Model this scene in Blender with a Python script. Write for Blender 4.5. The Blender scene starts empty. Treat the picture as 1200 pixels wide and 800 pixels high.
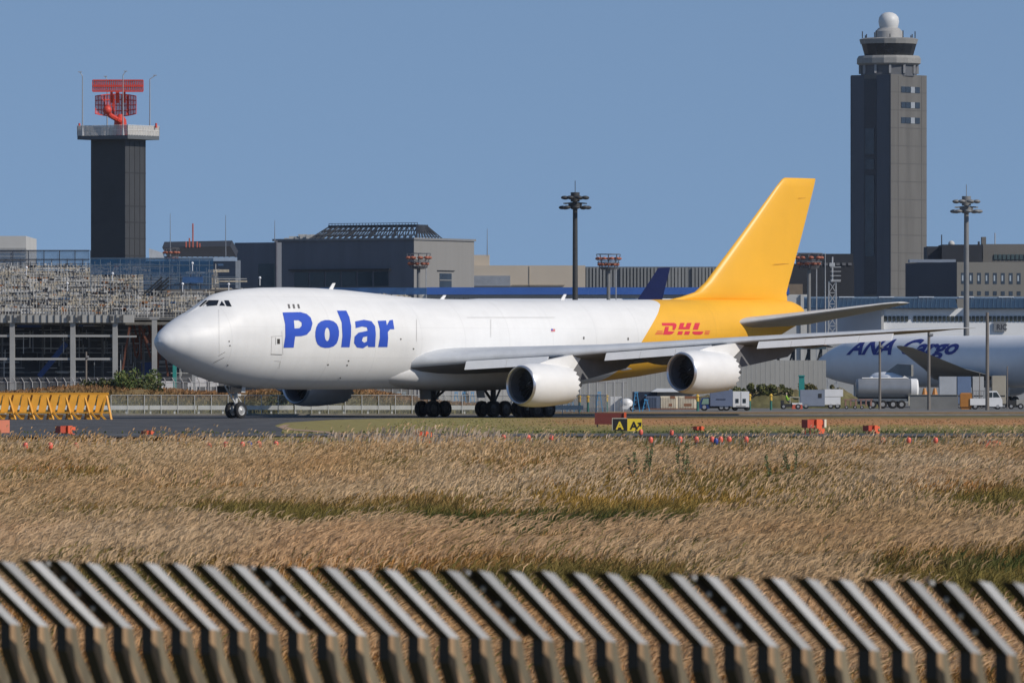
import bpy, bmesh, math, random
import numpy as np
from mathutils import Vector, Matrix
from mathutils.geometry import tessellate_polygon
R = math.radians
rnd = random.Random(7)
sc = bpy.context.scene
COL = sc.collection

# ------------------------------------------------------------------ camera
F = 9500.0            # focal length in photograph pixels (1200 wide)
CH = 3.1              # eye height above the taxiway
HZ = 442.0            # horizon row
cam_d = bpy.data.cameras.new('camera')
cam = bpy.data.objects.new('camera', cam_d); COL.objects.link(cam)
cam.location = (0, 0, CH); cam.rotation_euler = (R(90), 0, 0)
cam_d.sensor_width = 36; cam_d.lens = F/1200*36
cam_d.shift_y = (HZ-400)/1200
cam_d.clip_start = 1; cam_d.clip_end = 30000
cam_d.dof.use_dof = True; cam_d.dof.focus_distance = 600; cam_d.dof.aperture_fstop = 14
sc.camera = cam

# ------------------------------------------------------------------ light
SUN_EL, SUN_AZ = 36.0, 120.0       # azimuth clockwise from +Y
w = bpy.data.worlds.new('World'); sc.world = w; w.use_nodes = True
nt = w.node_tree; nt.nodes.clear()
wo = nt.nodes.new('ShaderNodeOutputWorld'); bg = nt.nodes.new('ShaderNodeBackground')
sky = nt.nodes.new('ShaderNodeTexSky'); sky.sky_type = 'NISHITA'; sky.sun_disc = False
sky.sun_elevation = R(SUN_EL); sky.sun_rotation = R(SUN_AZ)
sky.air_density = 1.0; sky.dust_density = 0.0; sky.ozone_density = 2.0; sky.altitude = 0
tc = nt.nodes.new('ShaderNodeTexCoord'); va = nt.nodes.new('ShaderNodeVectorMath'); va.operation = 'ADD'
va.inputs[1].default_value = (0, 0, 0.26)
nt.links.new(tc.outputs['Generated'], va.inputs[0]); nt.links.new(va.outputs[0], sky.inputs['Vector'])
nt.links.new(sky.outputs[0], bg.inputs[0]); bg.inputs[1].default_value = 0.112
nt.links.new(bg.outputs[0], wo.inputs[0])
sd = bpy.data.lights.new('sun', 'SUN'); sd.energy = 3.4; sd.angle = R(0.5); sd.color = (1.0, 0.93, 0.84)
sun = bpy.data.objects.new('sun', sd); COL.objects.link(sun)
SV = Vector((math.sin(R(SUN_AZ))*math.cos(R(SUN_EL)), math.cos(R(SUN_AZ))*math.cos(R(SUN_EL)), math.sin(R(SUN_EL))))
sun.rotation_euler = SV.to_track_quat('Z', 'Y').to_euler()
sun.location = SV*200
sc.view_settings.view_transform = 'Standard'; sc.view_settings.look = 'None'
sc.view_settings.exposure = 0.0; sc.view_settings.gamma = 1
sc.cycles.max_bounces = 6; sc.cycles.transparent_max_bounces = 24

# ------------------------------------------------------------------ helpers
def P(px, py, D):
    return Vector(((px-600)/F*D, D, CH+(HZ-py)/F*D))
def ZY(py, D): return CH+(HZ-py)/F*D
def XX(px, D): return (px-600)/F*D

MATS = {}
def mat(name, col, rough=0.6, noise=0.12, scale=1.5, metal=0.0, stretch=(1, 1, 1), col2=None, spec=0.5, bump=0.0, streak=0.0):
    if name in MATS: return MATS[name]
    m = bpy.data.materials.new(name); m.use_nodes = True; t = m.node_tree
    b = t.nodes['Principled BSDF']
    b.inputs['Roughness'].default_value = rough; b.inputs['Metallic'].default_value = metal
    b.inputs['Specular IOR Level'].default_value = spec
    c = t.nodes.new('ShaderNodeTexCoord'); mp = t.nodes.new('ShaderNodeMapping'); mp.inputs['Scale'].default_value = stretch
    n = t.nodes.new('ShaderNodeTexNoise'); n.inputs['Scale'].default_value = scale; n.inputs['Detail'].default_value = 6
    n.inputs['Roughness'].default_value = 0.65
    r = t.nodes.new('ShaderNodeMapRange'); r.inputs[1].default_value = 0.3; r.inputs[2].default_value = 0.7
    mx = t.nodes.new('ShaderNodeMix'); mx.data_type = 'RGBA'
    a = tuple(max(0, x*(1-noise)) for x in col); z = tuple(min(1, x*(1+noise)) for x in col)
    if col2 is not None: a, z = col, col2
    mx.inputs[6].default_value = (*a, 1); mx.inputs[7].default_value = (*z, 1)
    L = t.links.new
    L(c.outputs['Object'], mp.inputs[0]); L(mp.outputs[0], n.inputs['Vector']); L(n.outputs[0], r.inputs[0]); L(r.outputs[0], mx.inputs[0])
    L(mx.outputs[2], b.inputs['Base Color'])
    if bump:
        bp = t.nodes.new('ShaderNodeBump'); bp.inputs['Strength'].default_value = bump; bp.inputs['Distance'].default_value = 0.05
        L(n.outputs[0], bp.inputs['Height']); L(bp.outputs[0], b.inputs['Normal'])
    MATS[name] = m
    return m
def see_mat(name, col, alpha, rough=0.7):
    """open mesh or netting: part of the light passes, in every direction"""
    m = bpy.data.materials.new(name); m.use_nodes = True; t = m.node_tree; t.nodes.clear()
    o = t.nodes.new('ShaderNodeOutputMaterial'); mx = t.nodes.new('ShaderNodeMixShader')
    tr = t.nodes.new('ShaderNodeBsdfTransparent'); d = t.nodes.new('ShaderNodeBsdfDiffuse')
    d.inputs[0].default_value = (*col, 1)
    c = t.nodes.new('ShaderNodeTexCoord'); n = t.nodes.new('ShaderNodeTexNoise'); n.inputs['Scale'].default_value = 1.2; n.inputs['Detail'].default_value = 4
    r = t.nodes.new('ShaderNodeMapRange'); r.inputs[3].default_value = alpha*0.6; r.inputs[4].default_value = min(1, alpha*1.4)
    t.links.new(c.outputs['Object'], n.inputs['Vector']); t.links.new(n.outputs[0], r.inputs[0]); t.links.new(r.outputs[0], mx.inputs[0])
    t.links.new(tr.outputs[0], mx.inputs[1]); t.links.new(d.outputs[0], mx.inputs[2]); t.links.new(mx.outputs[0], o.inputs[0])
    return m

OFF = {}
class MB:
    def __init__(s): s.v = []; s.f = []; s.m = []; s.c = 0
    def add(s, vs, fs):
        b = len(s.v); s.v += [tuple(x) for x in vs]
        for f in fs: s.f.append([b+i for i in f]); s.m.append(s.c)
    def poly(s, pts): s.add(pts, [list(range(len(pts)))]); return s
    def obox(s, o, a, b, c):
        o, a, b, c = Vector(o), Vector(a), Vector(b), Vector(c)
        v = [o, o+a, o+a+b, o+b, o+c, o+a+c, o+a+b+c, o+b+c]
        s.add(v, [[0,3,2,1],[4,5,6,7],[0,1,5,4],[1,2,6,5],[2,3,7,6],[3,0,4,7]]); return s
    def box(s, x0, x1, y0, y1, z0, z1): return s.obox((x0, y0, z0), (x1-x0, 0, 0), (0, y1-y0, 0), (0, 0, z1-z0))
    def bar(s, p, q, wx, wz=None):
        p, q = Vector(p), Vector(q); d = (q-p); wz = wz or wx
        if d.length < 1e-6: return s
        up = Vector((0, 0, 1)) if abs(d.normalized().z) < 0.95 else Vector((0, 1, 0))
        a = d.cross(up).normalized()*wx; b = a.cross(d).normalized()*wz
        return s.obox(p-a/2-b/2, a, d, b)
    def tube(s, p, q, r, r2=None, n=8):
        p, q = Vector(p), Vector(q); r2 = r if r2 is None else r2; d = (q-p).normalized()
        up = Vector((0, 0, 1)) if abs(d.z) < 0.95 else Vector((1, 0, 0))
        a = d.cross(up).normalized(); b = d.cross(a)
        vs = [c+(a*math.cos(2*math.pi*i/n)+b*math.sin(2*math.pi*i/n))*rr for c, rr in ((p, r), (q, r2)) for i in range(n)]
        fs = [[i, (i+1) % n, n+(i+1) % n, n+i] for i in range(n)]+[list(range(n))[::-1], list(range(n, 2*n))]
        s.add(vs, fs); return s
    def path(s, pts, r, n=8):
        for a, b in zip(pts[:-1], pts[1:]): s.tube(a, b, r, n=n)
        return s
    def lathe(s, prof, n=24, M=None, jag=None, ph=0.0):
        """prof: list of (radius, height) about +Z of M"""
        M = M or Matrix()
        vs = []
        for k, (r, h) in enumerate(prof):
            for i in range(n):
                a = 2*math.pi*(i+ph)/n; hh = h
                if jag and k in jag: hh = h + (jag[k] if i % 2 else 0)
                vs.append(M @ Vector((r*math.cos(a), r*math.sin(a), hh)))
        fs = []
        for k in range(len(prof)-1):
            for i in range(n):
                j = (i+1) % n; fs.append([k*n+i, k*n+j, (k+1)*n+j, (k+1)*n+i])
        s.add(vs, fs); return s
    def sphere(s, c, r, n=12, sq=(1, 1, 1)):
        prof = [(max(1e-4, r*math.sin(math.pi*k/8)), -r*math.cos(math.pi*k/8)) for k in range(9)]
        M = Matrix.Translation(Vector(c)) @ Matrix.Diagonal((*sq, 1)); return s.lathe(prof, n, M)
    def prism(s, pts, d):
        d = Vector(d); n = len(pts); a = [Vector(p) for p in pts]; v = a+[p+d for p in a]
        s.add(v, [list(range(n))[::-1], list(range(n, 2*n))]+[[i, (i+1) % n, n+(i+1) % n, n+i] for i in range(n)]); return s
    def build(s, name, mats, parent=None, smooth=False, local=False, ang=35):
        me = bpy.data.meshes.new(name)
        off = Vector((0, 0, 0)) if (local or parent is None) else OFF.get(parent.name, Vector((0, 0, 0)))
        me.from_pydata([Vector(x)-off for x in s.v], [], s.f)
        if not isinstance(mats, (list, tuple)): mats = [mats]
        for m in mats: me.materials.append(m)
        me.polygons.foreach_set('material_index', s.m)
        bm = bmesh.new(); bm.from_mesh(me); bmesh.ops.recalc_face_normals(bm, faces=bm.faces); bm.to_mesh(me); bm.free()
        if smooth:
            me.polygons.foreach_set('use_smooth', [True]*len(me.polygons)); me.set_sharp_from_angle(angle=R(ang))
        me.update()
        o = bpy.data.objects.new(name, me); COL.objects.link(o)
        if parent: o.parent = parent; OFF[o.name] = off
        return o
def tag(o, label=None, cat=None, group=None, kind=None):
    if label: o['label'] = label
    if cat: o['category'] = cat
    if group: o['group'] = group
    if kind: o['kind'] = kind
    return o
def thing(name, loc, label, cat, group=None, rz=0):
    o = bpy.data.objects.new(name, None); COL.objects.link(o); o.location = loc; o.rotation_euler = (0, 0, rz)
    o.empty_display_size = 0.3
    OFF[o.name] = Vector(loc); return tag(o, label, cat, group)
def dup(root, loc, label=None, rz=None):
    r = root.copy(); COL.objects.link(r); r.location = loc
    if rz is not None: r.rotation_euler = (0, 0, rz)
    if label: r['label'] = label
    def kids(a, b):
        for ch in list(a.children):
            if ch is b: continue
            c = ch.copy(); COL.objects.link(c); c.parent = b; kids(ch, c)
    kids(root, r)
    return r
def font_mesh(body, size, shear=0.0, offset=0.0, sx=1.0):
    cu = bpy.data.curves.new('t', 'FONT'); cu.body = body; cu.size = size; cu.shear = shear; cu.offset = offset; cu.resolution_u = 3
    o = bpy.data.objects.new('t', cu); COL.objects.link(o)
    dg = bpy.context.evaluated_depsgraph_get(); me = bpy.data.meshes.new_from_object(o.evaluated_get(dg))
    v = [(p.co.x*sx, p.co.y) for p in me.vertices]; f = [list(p.vertices) for p in me.polygons]
    bpy.data.objects.remove(o); bpy.data.curves.remove(cu); bpy.data.meshes.remove(me)
    return v, f
def text_on(name, body, size, org, ux, uz, m, parent, **k):
    v, f = font_mesh(body, size, **k); b = MB(); org, ux, uz = Vector(org), Vector(ux), Vector(uz)
    b.add([org+ux*x+uz*y for x, y in v], f); return b.build(name, m, parent)
# ------------------------------------------------------------------ setting
def ground_mat(name, stops, nscale=(1, 1, 1), amp=20.0, fine=0.35, rough=0.95, olive_left=False):
    """stops: list of (distance Y, colour) bands with noisy edges, plus fine mottling"""
    m = bpy.data.materials.new(name); m.use_nodes = True; t = m.node_tree; b = t.nodes['Principled BSDF']; L = t.links.new
    b.inputs['Roughness'].default_value = rough; b.inputs['Specular IOR Level'].default_value = 0.15
    g = t.nodes.new('ShaderNodeNewGeometry'); sp = t.nodes.new('ShaderNodeSeparateXYZ'); L(g.outputs['Position'], sp.inputs[0])
    mp = t.nodes.new('ShaderNodeMapping'); mp.inputs['Scale'].default_value = nscale; L(g.outputs['Position'], mp.inputs[0])
    n = t.nodes.new('ShaderNodeTexNoise'); n.inputs['Scale'].default_value = 1; n.inputs['Detail'].default_value = 5; L(mp.outputs[0], n.inputs['Vector'])
    s1 = t.nodes.new('ShaderNodeMath'); s1.operation = 'SUBTRACT'; s1.inputs[1].default_value = 0.5; L(n.outputs[0], s1.inputs[0])
    a = t.nodes.new('ShaderNodeMath'); a.operation = 'MULTIPLY_ADD'; a.inputs[1].default_value = amp*2; L(s1.outputs[0], a.inputs[0]); L(sp.outputs['Y'], a.inputs[2])
    y0, y1 = stops[0][0], stops[-1][0]
    mr = t.nodes.new('ShaderNodeMapRange'); mr.inputs[1].default_value = y0; mr.inputs[2].default_value = y1; L(a.outputs[0], mr.inputs[0])
    cr = t.nodes.new('ShaderNodeValToRGB'); L(mr.outputs[0], cr.inputs[0]); e = cr.color_ramp.elements
    while len(e) < len(stops): e.new(0.5)
    for k, (y, c) in enumerate(stops): e[k].position = (y-y0)/(y1-y0); e[k].color = (*c, 1)
    n2 = t.nodes.new('ShaderNodeTexNoise'); n2.inputs['Scale'].default_value = 1.3; n2.inputs['Detail'].default_value = 8; n2.inputs['Roughness'].default_value = 0.8
    mp2 = t.nodes.new('ShaderNodeMapping'); mp2.inputs['Scale'].default_value = (1, 0.12, 1); L(g.outputs['Position'], mp2.inputs[0]); L(mp2.outputs[0], n2.inputs['Vector'])
    r2 = t.nodes.new('ShaderNodeMapRange'); r2.inputs[1].default_value = 0.3; r2.inputs[2].default_value = 0.7; r2.inputs[3].default_value = 1-fine; r2.inputs[4].default_value = 1+fine
    L(n2.outputs[0], r2.inputs[0])
    if olive_left:
        xr = t.nodes.new('ShaderNodeMapRange'); xr.inputs[1].default_value = -2; xr.inputs[2].default_value = 8; L(sp.outputs['X'], xr.inputs[0])
        om = t.nodes.new('ShaderNodeMix'); om.data_type = 'RGBA'; om.inputs[6].default_value = (.27, .225, .08, 1); L(xr.outputs[0], om.inputs[0]); L(cr.outputs[0], om.inputs[7]); crout = om.outputs[2]
    else: crout = cr.outputs[0]
    vm = t.nodes.new('ShaderNodeVectorMath'); vm.operation = 'SCALE'; L(crout, vm.inputs[0]); L(r2.outputs[0], vm.inputs['Scale']); L(vm.outputs[0], b.inputs['Base Color'])
    return m
GD = 423.0     # the rough field lies lower than the airfield from here towards the camera
g_mat = ground_mat('verge_grass', [(400, (.16, .13, .06)), (450, (.09, .10, .04)), (468, (.17, .155, .055)), (505, (.30, .225, .08)), (545, (.46, .23, .095)), (585, (.42, .21, .09)),
                                  (640, (.16, .14, .055)), (700, (.14, .135, .06)), (760, (.13, .12, .07))], (0.35, 0.03, 1), 22, 0.28, olive_left=True)
b = MB()
ys = [-60, 25, GD-8, GD, 440, 700, 1200, 3000, 12000, 26000]
zs = [-.8, -.8, -.8, -.05, 0, 0, 0, 0, 0, 0]
for i in range(len(ys)-1):
    W0, W1 = 400+ys[i]*.5, 400+ys[i+1]*.5
    b.poly([(-W0, ys[i], zs[i]), (W0, ys[i], zs[i]), (W1, ys[i+1], zs[i+1]), (-W1, ys[i+1], zs[i+1])])
tag(b.build('ground', g_mat), kind='structure')
asph = mat('asphalt', (.085, .084, .084), .9, .3, .4, stretch=(1, .2, 1), spec=.2)
asph2 = mat('old_asphalt', (.10, .10, .10), .9, .3, .6, stretch=(1, .2, 1), spec=.2)
conc = mat('apron_concrete', (.17, .165, .155), .9, .2, .2, stretch=(1, .2, 1), spec=.2)
def gp(px, py, z=0): D = F*(CH-z)/(py-HZ); return (XX(px, D), D, z)
def sheet(name, pts, z, m, kind='structure'):
    return tag(MB().poly([(x, y, z) for x, y, _ in pts]).build(name, m), kind=kind)
# taxiway the aircraft rolls on, running away behind it, with its fillet towards the left
tw = [gp(-900, 512), gp(250, 512), gp(330, 507.5), gp(331, 503), gp(322, 498.5), gp(335, 495), gp(390, 491.6), gp(460, 490), gp(700, 488.6), gp(1300, 486.6)]
far = [(320, 720, 0), (60, 668, 0), (-60, 663, 0), (-200, 663, 0), (-260, 640, 0)]
sheet('taxiway', tw+far, .006, asph)
sheet('service_road', [(-130, 426, 0), (130, 426, 0), (130, 447, 0), (-130, 447, 0)], .012, asph2)
sheet('road', [(-20, 705, 0), (200, 705, 0), (200, 742, 0), (-20, 742, 0)], .006, mat('road_gravel', (.22, .21, .185), .95, .25, .6, spec=.15))
sheet('apron', [(-300, 743, 0), (400, 743, 0), (700, 2600, 0), (-700, 2600, 0)], .008, conc)
# tan curb marking at the fillet
b = MB(); cpts = [gp(398, 509), gp(360, 505.5), gp(334, 503.5), gp(325.5, 500.5), gp(332, 497.8), gp(350, 496.8)]
for p, q in zip(cpts[:-1], cpts[1:]):
    p, q = Vector(p), Vector(q); n = Vector((.35, 6, 0)); b.poly([p+Vector((0, 0, .02)), q+Vector((0, 0, .02)), q+n+Vector((0, 0, .02)), p+n+Vector((0, 0, .02))])
tag(b.build('painted_marking', mat('tan_paint', (.38, .25, .16), .9)), kind='structure')
# berm of dry grass behind the taxiway
bm_mat = ground_mat('berm_grass', [(668, (.15, .14, .07)), (682, (.17, .14, .06)), (700, (.24, .14, .06)), (730, (.3, .17, .08))], (0.3, .25, 1.0), 8, .5)
b = MB(); N = 110; rows = [(670, 0), (676, .35), (685, 1.0), (694, 1.7), (704, 2.0), (716, 1.6), (726, .0)]
def bh(x, y, z): return z*(1+.16*math.sin(x*.31)+.12*math.sin(x*.83+y)+.06*math.sin(x*2.3)) if z > 0 else -.02
vs = [(-75+i*1.2, y+(.5*math.sin(i*.7)), bh(-75+i*1.2, y, z)*(1 if i < 50 else max(0.03, 1-(i-50)/15))) for y, z in rows for i in range(N)]
fs = [[r*N+i, r*N+i+1, (r+1)*N+i+1, (r+1)*N+i] for r in range(len(rows)-1) for i in range(N-1)]
b.add(vs, fs); tag(b.build('embankment', bm_mat, smooth=True), kind='structure')
# low grass hummock further right, behind the engines
b = MB(); N = 60
rows = [(811, 0), (815, .7), (819, 1.4), (823, 1.9), (827, 1.7), (829, 0)]
vs = [(18+i*.33, y, (bh(i, y, z) if z > 0 else -.02)*math.sin(math.pi*i/59)**.4) for y, z in rows for i in range(N)]
fs = [[r*N+i, r*N+i+1, (r+1)*N+i+1, (r+1)*N+i] for r in range(len(rows)-1) for i in range(N-1)]
b.add(vs, fs); tag(b.build('grass_bank', ground_mat('scrub_bank', [(805, (.12, .115, .05)), (819, (.16, .14, .06)), (829, (.22, .17, .09))], (.3, .25, 1), 6, .5), smooth=True), kind='structure')

# ------------------------------------------------------------------ the rough field: dry pampas grass
def grass_mat(name, hues, trans=0.3):
    m = bpy.data.materials.new(name); m.use_nodes = True; t = m.node_tree; t.nodes.clear(); L = t.links.new
    o = t.nodes.new('ShaderNodeOutputMaterial'); d = t.nodes.new('ShaderNodeBsdfDiffuse'); tr = t.nodes.new('ShaderNodeBsdfTranslucent'); mx = t.nodes.new('ShaderNodeMixShader'); mx.inputs[0].default_value = trans
    a = t.nodes.new('ShaderNodeAttribute'); a.attribute_name = 'tint'; a.attribute_type = 'GEOMETRY'
    L(a.outputs['Color'], d.inputs[0]); L(a.outputs['Color'], tr.inputs[0]); L(d.outputs[0], mx.inputs[1]); L(tr.outputs[0], mx.inputs[2]); L(mx.outputs[0], o.inputs[0])
    return m
gm = grass_mat('dry_grass', None)
rs = np.random.RandomState(3)
def vnoise(x, y, seed):
    """smooth value noise, numpy"""
    r = np.random.RandomState(seed); T = r.rand(256, 256)
    xi = np.floor(x).astype(int); yi = np.floor(y).astype(int); fx = x-xi; fy = y-yi
    fx = fx*fx*(3-2*fx); fy = fy*fy*(3-2*fy)
    g = lambda a, c: T[a % 256, c % 256]
    return (g(xi, yi)*(1-fx)+g(xi+1, yi)*fx)*(1-fy)+(g(xi, yi+1)*(1-fx)+g(xi+1, yi+1)*fx)*fy
def fb(x, y, s): return (vnoise(x, y, s)+.5*vnoise(2.1*x, 2.1*y, s+1)+.25*vnoise(4.3*x, 4.3*y, s+2))/1.75
def ribbons(name, x, y, z0, h, wd, lx, ly, col, prof, bend=1.0, smooth=True):
    n = len(x); T = np.array([0, .4, .75, 1.0]); K = len(T)
    ang = rs.uniform(-1.0, 1.0, n); sx, sy = np.cos(ang), np.sin(ang)
    V = np.zeros((n, K, 2, 3)); 
    for k, t in enumerate(T):
        cx = x+lx*h*t**2; cy = y+ly*h*t**2; cz = z0+h*(t-.22*bend*t**3)
        w2 = wd*prof[k]*.5
        for j, sgn in enumerate((-1, 1)):
            V[:, k, j, 0] = cx+sgn*w2*sx; V[:, k, j, 1] = cy+sgn*w2*sy; V[:, k, j, 2] = cz-sgn*w2*.3
    V = V.reshape(-1, 3)
    base = (np.arange(n)*K*2)[:, None, None]
    q = np.array([[2*k, 2*k+1, 2*k+3, 2*k+2] for k in range(K-1)])[None]
    Fq = (base+q).reshape(-1, 4)
    me = bpy.data.meshes.new(name); me.vertices.add(len(V)); me.vertices.foreach_set('co', V.ravel())
    me.loops.add(Fq.size); me.loops.foreach_set('vertex_index', Fq.ravel()); me.polygons.add(len(Fq)); me.polygons.foreach_set('loop_start', np.arange(0, Fq.size, 4))
    me.update(calc_edges=True)
    at = me.attributes.new('tint', 'FLOAT_COLOR', 'POINT'); C = np.ones((n, K*2, 4)); C[:, :, :3] = col[:, None, :]
    at.data.foreach_set('color', C.ravel()); me.materials.append(gm)
    if smooth: me.polygons.foreach_set('use_smooth', [True]*len(me.polygons))
    o = bpy.data.objects.new(name, me); COL.objects.link(o); return o
def field_xy(n, d0, d1, power=1.6, spread=.078):
    u = rs.rand(n); a, c = d0**(1-power), d1**(1-power); d = (a+(c-a)*u)**(1/(1-power))
    return rs.uniform(-1, 1, n)*(d*spread+1.5), d
def field_col(x, y, kind):
    n = len(x)
    patch = fb(x/7+9, y/38+3, 11); olive = fb(x/5+40, y/26+7, 21); rust = fb(x/3.5+80, y/16+5, 31)
    straw = np.array([.64, .385, .170]); pale = np.array([.90, .655, .41]); ol = np.array([.215, .175, .055]); gr = np.array([.065, .095, .03]); ru = np.array([.70, .31, .11]); ye = np.array([.54, .33, .085])
    L_ = 1/(1+np.exp((x+2.2)/.8)); R_ = 1/(1+np.exp(-(x-4.5)/.9))
    gband = np.exp(-((y-203)/19)**2)*.88*L_+np.exp(-((y-208)/26)**2)*.55*R_+np.exp(-((y-300)/40)**2)*.12+np.exp(-((y-133)/12)**2)*.60+np.exp(-((y-98)/24)**2)*.55+np.exp(-((y-390)/25)**2)*.25
    g = np.clip((olive-.57+.55*gband)*4.0, 0, 1)
    dg = np.clip((fb(x/4+11, y/9+2, 51)-.80+1.1*np.exp(-((y-186)/13)**2)/(1+np.exp(-(x+2.6)/.4))/(1+np.exp((x-3.9)/.5))+.46*np.exp(-((y-148)/7)**2)*np.clip((x+1)/5, 0, 1))*5, 0, 1)
    r = np.clip((rust-.56+.34*(y < 124)+.12*((y>140)&(y<175))+.12*(y>250))*3.5, 0, 1)*.7
    yy = np.clip((fb(x/4+31, y/14+2, 61)-.56+.42*np.exp(-((y-236)/14)**2)*(x > .5))*4, 0, 1)*.8
    if kind == 'plume':
        c = straw*(1-patch[:, None])+pale*patch[:, None]
        c = c*(1-.35*r[:, None])+ru*1.2*.35*r[:, None]
        k = rs.rand(n) < .35*g+.85*dg; c[k] = ol*1.15; c = np.where((rs.rand(n) < .33+.25*(y < 122)+.65*g+.95*dg+.5*yy+.9*np.clip(.52-fb(x/1.6+3, y/5, 95), 0, .3))[:, None], np.nan, c)
    else:
        c = np.tile(np.array([.36, .235, .095]), (n, 1))
        c = c*(1-r[:, None])+ru*r[:, None]; c = c*(1-yy[:, None])+ye*.8*yy[:, None]
        c = c*(1-g[:, None]*.9)+ol*g[:, None]*.9; c = c*(1-dg[:, None]*.9)+gr*dg[:, None]*.9
    return c*rs.uniform(.55, 1.25, n)[:, None], g, dg
def hscale(x, y): return (.42+.62*fb(x/2.5, y/8, 71)+.34*fb(x/.75+5, y/2.2, 77)+.06*np.sin(y*.35+x*.2))*(1-.25*np.clip((150-y)/60, 0, 1))
def GZ(y): return np.where(y < GD-8, -.8, -.8+.75*(y-GD+8)/8)
NB, NP = 280000, 430000
x, y = field_xy(NB, 66, GD-2); c, g, dg = field_col(x, y, 'leaf'); h = hscale(x, y)*rs.uniform(.5, .95, NB)
gust = vnoise(x/6, y/20, 91)
gs = [ribbons('field_grass', x, y, GZ(y), h, .012+y*.00010, .14+rs.uniform(-.4, .45, NB), rs.uniform(-.4, .4, NB), c, [1, .9, .7, .1])]
x, y = field_xy(NP, 68, GD-2); c, g, dg = field_col(x, y, 'plume'); kp = ~np.isnan(c[:, 0]); x, y, c, g, dg = x[kp], y[kp], c[kp], g[kp], dg[kp]; NP = len(x); hh = hscale(x, y)*(1-.25*dg-.1*g)
top = hh*rs.uniform(.72, 1.12, NP); ln = .11+.14*rs.rand(NP)
# each plume is a short drooping brush at the top of a stem, blown to the right
wind = .35+.75*vnoise(x/6, y/20, 91)+rs.uniform(-.25, .25, NP)
gs.append(ribbons('field_plumes', x, y, GZ(y)+top-ln*.8, ln*1.25, .013+y*.00009, wind, rs.uniform(-.3, .3, NP), c, [.3, 1, .85, .15], bend=1.5))
tag(gs[0], 'sea of dry tan and olive grass leaves filling the field before the taxiway', 'grass', kind='stuff')
tag(gs[1], 'pale feathery seed plumes of dry grass blown to the right all over the field', 'grass plumes', kind='stuff')
# a fringe of taller pale plumes along the far edge of the field
n = 700; px = np.concatenate([rs.normal(-4.5, 3.0, 330), rs.uniform(-27, 27, 370)]); y = rs.uniform(370, 418, n)
hh = .8+.75*rs.rand(n)*np.exp(-((px+4)/7)**2)+.1*rs.rand(n)
f2 = ribbons('tall_plumes', px, y, -.8+hh*.8, .22+.16*rs.rand(n), np.full(n, .07), .12+.3*rs.rand(n), rs.uniform(-.1, .1, n), np.array([.62, .48, .36])*rs.uniform(.7, 1.15, n)[:, None], [.3, 1, .9, .15], bend=.8)
tag(f2, 'taller silvery plumes standing along the far edge of the dry field', 'grass plumes', kind='stuff')
# short grass tufts on the verge
n = 9000; x, y = field_xy(n, 449, 600, 1.2); k = ~((x < XX(470, y)+2) & (y > 455) & (x < -8)); x, y = x[k], y[k]; n = len(x)
cc = np.where(((y < 462)|(rs.rand(n) < .1))[:, None], np.array([.13, .15, .05]), np.where(((y > 530)&(x > 3))[:, None], np.array([.42, .25, .12]), np.array([.34, .30, .11])))*rs.uniform(.85, 1.1, n)[:, None]
f3 = ribbons('verge_tufts', x, y, np.zeros(n), rs.uniform(.02, .08, n)*np.where(y < 465, 2.2, 1), np.full(n, .12), rs.uniform(-.5, .5, n), rs.uniform(-.3, .3, n), cc, [1, .8, .6, .1])
tag(f3, 'short olive and rust coloured tufts on the verge between the two taxi roads', 'grass', kind='stuff')
n = 16000; x = rs.uniform(-60, 2, n); y = rs.uniform(672, 716, n)
yr = [r[0] for r in [(670, 0), (676, .35), (685, 1.0), (694, 1.7), (704, 2.0), (716, 1.6)]]; zr = [0, .35, 1., 1.7, 2., 1.6]
z = np.interp(y, yr, zr)*(1+.16*np.sin(x*.31)); z = z*np.clip(1-(x+15)/18, 0.0, 1)-.1
cc = (np.array([.17, .15, .06])*(1-np.clip((y-684)/14, 0, 1))[:, None]+np.array([.34, .19, .09])*np.clip((y-684)/14, 0, 1)[:, None])*rs.uniform(.5, 1.4, n)[:, None]
f4 = ribbons('embankment_grass', x, y, z, rs.uniform(.25, .6, n), np.full(n, .16), rs.uniform(-.5, .6, n), rs.uniform(-.3, .3, n), cc, [1, .8, .6, .1])
tag(f4, 'dry rust and olive grass covering the bank behind the low taxiway fence', 'grass', kind='stuff')
# ------------------------------------------------------------------ the freighter
PSI = R(47.7); PX0, PD0 = -26.5, 607.0
air = thing('cargo_aircraft', (PX0, PD0, 0), 'large white four engine cargo jet with yellow tail rolling along the taxiway', 'airplane', rz=math.pi+PSI)
CS, SN = math.cos(PSI), math.sin(PSI)
def pproj(s, l, z):
    X = PX0+s*CS+l*SN; D = PD0+s*SN-l*CS; return 600+F*X/D, HZ-F*(z-CH)/D
def ip(x, t): return float(np.interp(x, [a for a, _ in t], [b for _, b in t]))
ZT = [(0,5.78),(.15,6.12),(.4,6.4),(1,6.85),(2,7.4),(3,7.86),(4,8.32),(5,8.88),(5.7,9.24),(6.5,9.47),(7.5,9.64),(9,9.79),(11,9.9),(14,9.95),(17,9.92),(20,9.8),(23,9.6),(26,9.38),(28.5,9.24),(31,9.18),(40,9.16),(50,9.25),(60,9.36),(69,9.42),(72,9.40),(73.1,9.28),(73.9,9.0),(74.3,8.7),(74.6,8.3)]
ZBm = [(0,5.72),(.15,5.38),(.4,5.08),(1,4.62),(2,4.1),(3,3.66),(4,3.3),(6,2.78),(8,2.46),(11,2.24),(15,2.17),(20,2.17),(45,2.30),(48,2.62),(54,3.15),(60,3.85),(66,4.85),(70.5,6.1),(72.5,6.9),(73.6,7.3),(74.3,7.7),(74.6,8.1)]
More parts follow.
